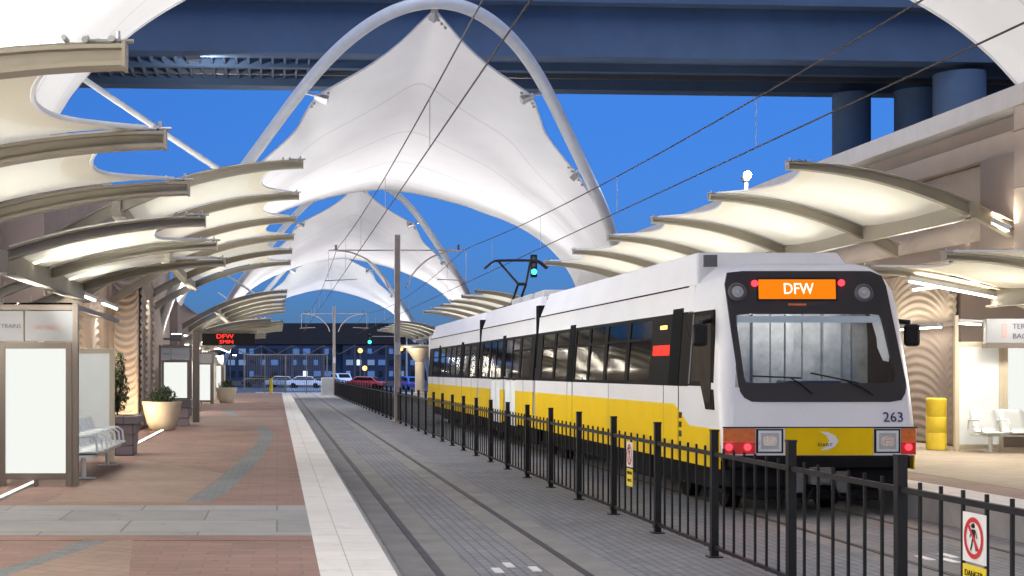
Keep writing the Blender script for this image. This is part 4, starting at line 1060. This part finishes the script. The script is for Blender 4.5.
signal('green traffic light hanging low in front of the dark flyover', (9.9, 150, 5.3), 4)
signal('green traffic light beside the train pantograph', (16.45, 90, 8.55), 3.5)
def car(label, loc, rz, paint, tall=0):
    t = thing('parked_car', label, 'car', loc, rz, group='cars parked beyond the end of the platforms')
    h = .85+tall*.35
    prof = [(-2.2,.35),(-2.25,.75),(-1.5,h+.05),(-.9,h+.55),(.9,h+.6),(1.7,h+.1),(2.2,.85),(2.25,.35)]
    f = [(-.85, a, z) for a, z in prof]; bk = [(.85, a, z) for a, z in prof]
    MB().prism(f, bk).build('body', paint, t, bevel=.06)
    for s in (-1, 1):
        w = MB(); w.prism([(s*.862, a, z) for a, z in ((-1.2,h+.12),(-.85,h+.46),(.85,h+.5),(1.4,h+.14))], [(s*.84, a, z) for a, z in ((-1.2,h+.12),(-.85,h+.46),(.85,h+.5),(1.4,h+.14))]); w.build('side_window', 'gloss', t)
        for a in (-1.35, 1.35): MB().tube([(s*.7, a, .32), (s*.88, a, .32)], .32, 14).build('wheel', 'under', t)
        MB().box(s*.6-.15, s*.6+.15, -2.29, -2.22, .62, .78).build('tail_light', 'redsoft', t)
    MB().prism([(-.7, -1.53, h+.1), (.7, -1.53, h+.1), (.62, -.98, h+.5), (-.62, -.98, h+.5)], [(-.7, -1.46, h+.08), (.7, -1.46, h+.08), (.62, -.93, h+.48), (-.62, -.93, h+.48)]).build('rear_window', 'gloss', t)
cw = mat('car_white', (.6,.62,.66), .3, coat=.5); cb = mat('car_blue', (.03,.12,.45), .3, coat=.5); cr = mat('car_red', (.4,.03,.03), .3, coat=.5); cs = mat('car_silver', (.35,.38,.42), .3, .4, coat=.5); ck = mat('car_black', (.02,.02,.025), .3, coat=.5)
car('white van parked under the flyover beside the far wire pole', (7.5, 165, 0), .3, cw, 1)
car('blue car parked right of the tall grey wire pole', (14.6, 150, 0), .1, cb)
car('red car parked below the green traffic light', (10.2, 160, 0), 1.2, cr)
car('silver car parked at the end of the tracks, left of the fence', (.8, 172, 0), 1.3, cs)
car('white car parked in the gap before the far wire pole', (3.4, 168, 0), 1.4, cw)
car('black car in the dark under the flyover, left of the tracks', (-2.2, 176, 0), 1.5, ck)
cl = thing('canopy_column', 'cream column with flared capital seen just past the end of the train', 'column', (10.1, 99, PZ))
MB().revolve([(.42,0),(.42,.1),(.34,.14),(.33,2.3),(.5,2.5),(.75,2.9),(.95,3.1),(.95,3.25),(.1,3.26)], 24).build('shaft', 'creamframe', cl, smooth=40)
MB().revolve([(1.7,0),(1.75,.1),(1.7,.18),(.2,.2)], 24).build('capital', 'creamframe', cl, loc=(0,0,3.3), smooth=40)
area('column_wash', (-1.2, -1.5, 3.0), (0, 0, 2.2), .3, .3, 14, (1, .85, .6), cl)
# barrier gate and security fence at the end of the platform
gt = thing('security_gate', 'tall dark mesh gate across the end of the platform', 'gate', (-3.0, 128, 0))
q = MB()
for k in range(5): q.box(-.05+1.9*k, .05+1.9*k, -.05, .05, 0, 3.6)
q.box(0, 7.6, -.04, .04, 3.5, 3.6); q.box(0, 7.6, -.04, .04, 1.3, 1.4); q.box(0, 7.6, -.04, .04, .1, .2); q.build('gate_frame', 'darkgrey', gt)
q = MB()
for k in range(38): q.box(.1+.2*k, .13+.2*k, -.015, .015, .2, 3.5)
q.build('gate_bars', 'darkgrey', gt)
for (x, y, lab) in ((-.45, 104, 'short yellow bollard at the end of the brick platform'), (5.1, 118.9, 'squat grey cabinet at the foot of the distant wire pole')):
    if 'bollard' in lab:
        t = thing('bollard', lab, 'bollard', (x, y, PZ)); MB().tube([(0,0,0),(0,0,1.1)], .14, 12).build('post', 'signyellow', t); MB().tube([(0,0,1.1),(0,0,1.14)], .15, 12).build('cap', 'black', t)
    else:
        t = thing('signal_cabinet', lab, 'cabinet', (x-.9, y-1.5, 0)); MB().box(-.5, .5, -.3, .3, .1, 1.5).build('case', 'grey', t, bevel=.03); MB().box(-.55, .55, -.35, .35, 0, .1).build('plinth', 'concrete', t); MB().box(-.46, .46, -.31, -.3, .2, 1.4).build('door', 'steel', t)
def farlamp(label, loc, m, e, col):
    t = thing('lamp_post', label, 'lamp post', (loc[0], loc[1], 0), group='small lamps beyond the flyover')
    MB().tube([(0,0,0), (0,0,loc[2])], .08, 8).build('pole', 'darkgrey', t)
    MB().revolve([(.05,-.3),(.25,-.2),(.3,0),(.25,.2),(.04,.3)], 12).build('globe', m, t, loc=(0, 0, loc[2]+.2))
farlamp('orange lamp beneath the green traffic light', (10.4, 175, 4.4), 'orangelamp', 0, 0)
farlamp('low orange lamp beside the red car', (10.9, 174, 2.2), 'orangelamp', 0, 0)
farlamp('orange lamp right of the tall grey wire pole', (15.2, 172, 4.6), 'orangelamp', 0, 0)
# added blue fill light without a fixture, tints the far forecourt
area('forecourt_fill', (4, 152, 5.2), (4, 152, 0), 30, 40, 1700, (.15, .40, 1))

# ------------------------------------------------------------------ light, camera, world
w = bpy.data.worlds.new('World'); scene.world = w; w.use_nodes = True; nt = w.node_tree
bg = nt.nodes['Background']; sky = nt.nodes.new('ShaderNodeTexSky'); sky.sky_type = 'NISHITA'; sky.sun_disc = False
SUN_EL, SUN_ROT = R(6), R(180+20)
sky.sun_elevation = SUN_EL; sky.sun_rotation = SUN_ROT; sky.altitude = 150; sky.air_density = 1.0; sky.dust_density = .2; sky.ozone_density = 4.0
tint = nt.nodes.new('ShaderNodeMix'); tint.data_type = 'RGBA'; tint.blend_type = 'MULTIPLY'; tint.inputs['Factor'].default_value = 1.
tcw = nt.nodes.new('ShaderNodeTexCoord'); sep = nt.nodes.new('ShaderNodeSeparateXYZ'); nt.links.new(tcw.outputs['Generated'], sep.inputs[0])
rmp = nt.nodes.new('ShaderNodeValToRGB'); nt.links.new(sep.outputs['Z'], rmp.inputs['Fac'])
rmp.color_ramp.elements[0].position = 0.; rmp.color_ramp.elements[0].color = (.155, .265, .72, 1)
rmp.color_ramp.elements[1].position = .34; rmp.color_ramp.elements[1].color = (.385, .60, .97, 1)
nt.links.new(rmp.outputs['Color'], tint.inputs['B'])
nt.links.new(sky.outputs[0], tint.inputs['A']); nt.links.new(tint.outputs['Result'], bg.inputs['Color'])
bg.inputs['Strength'].default_value = .077
s = bpy.data.lights.new('afterglow', 'SUN'); s.energy = .85; s.angle = R(60); s.color = (.96, .96, 1)
so = bpy.data.objects.new('afterglow', s); COL.objects.link(so)
az = R(200); el = R(58)
dirv = Vector((math.sin(az)*math.cos(el), math.cos(az)*math.cos(el), math.sin(el)))   # towards the glow, behind the camera
so.rotation_euler = (-dirv).to_track_quat('-Z', 'Y').to_euler()

cam = bpy.data.cameras.new('camera'); co = bpy.data.objects.new('camera', cam); COL.objects.link(co)
co.location = (0, 0, EYE); co.rotation_euler = (R(90), 0, 0)
cam.sensor_width = 36; cam.lens = F/1024*36
cam.shift_x = (512-CX)/1024; cam.shift_y = (CY-288)/1024
cam.clip_start = .1; cam.clip_end = 3000
scene.camera = co
scene.view_settings.view_transform = 'Standard'; scene.view_settings.look = 'None'; scene.view_settings.exposure = 1.5; scene.view_settings.gamma = 1
scene.cycles.use_denoising = True
scene.cycles.max_bounces = 6; scene.cycles.diffuse_bounces = 3; scene.cycles.glossy_bounces = 3; scene.cycles.transparent_max_bounces = 8
scene.cycles.sample_clamp_indirect = 4
scene.cycles.light_sampling_threshold = .02
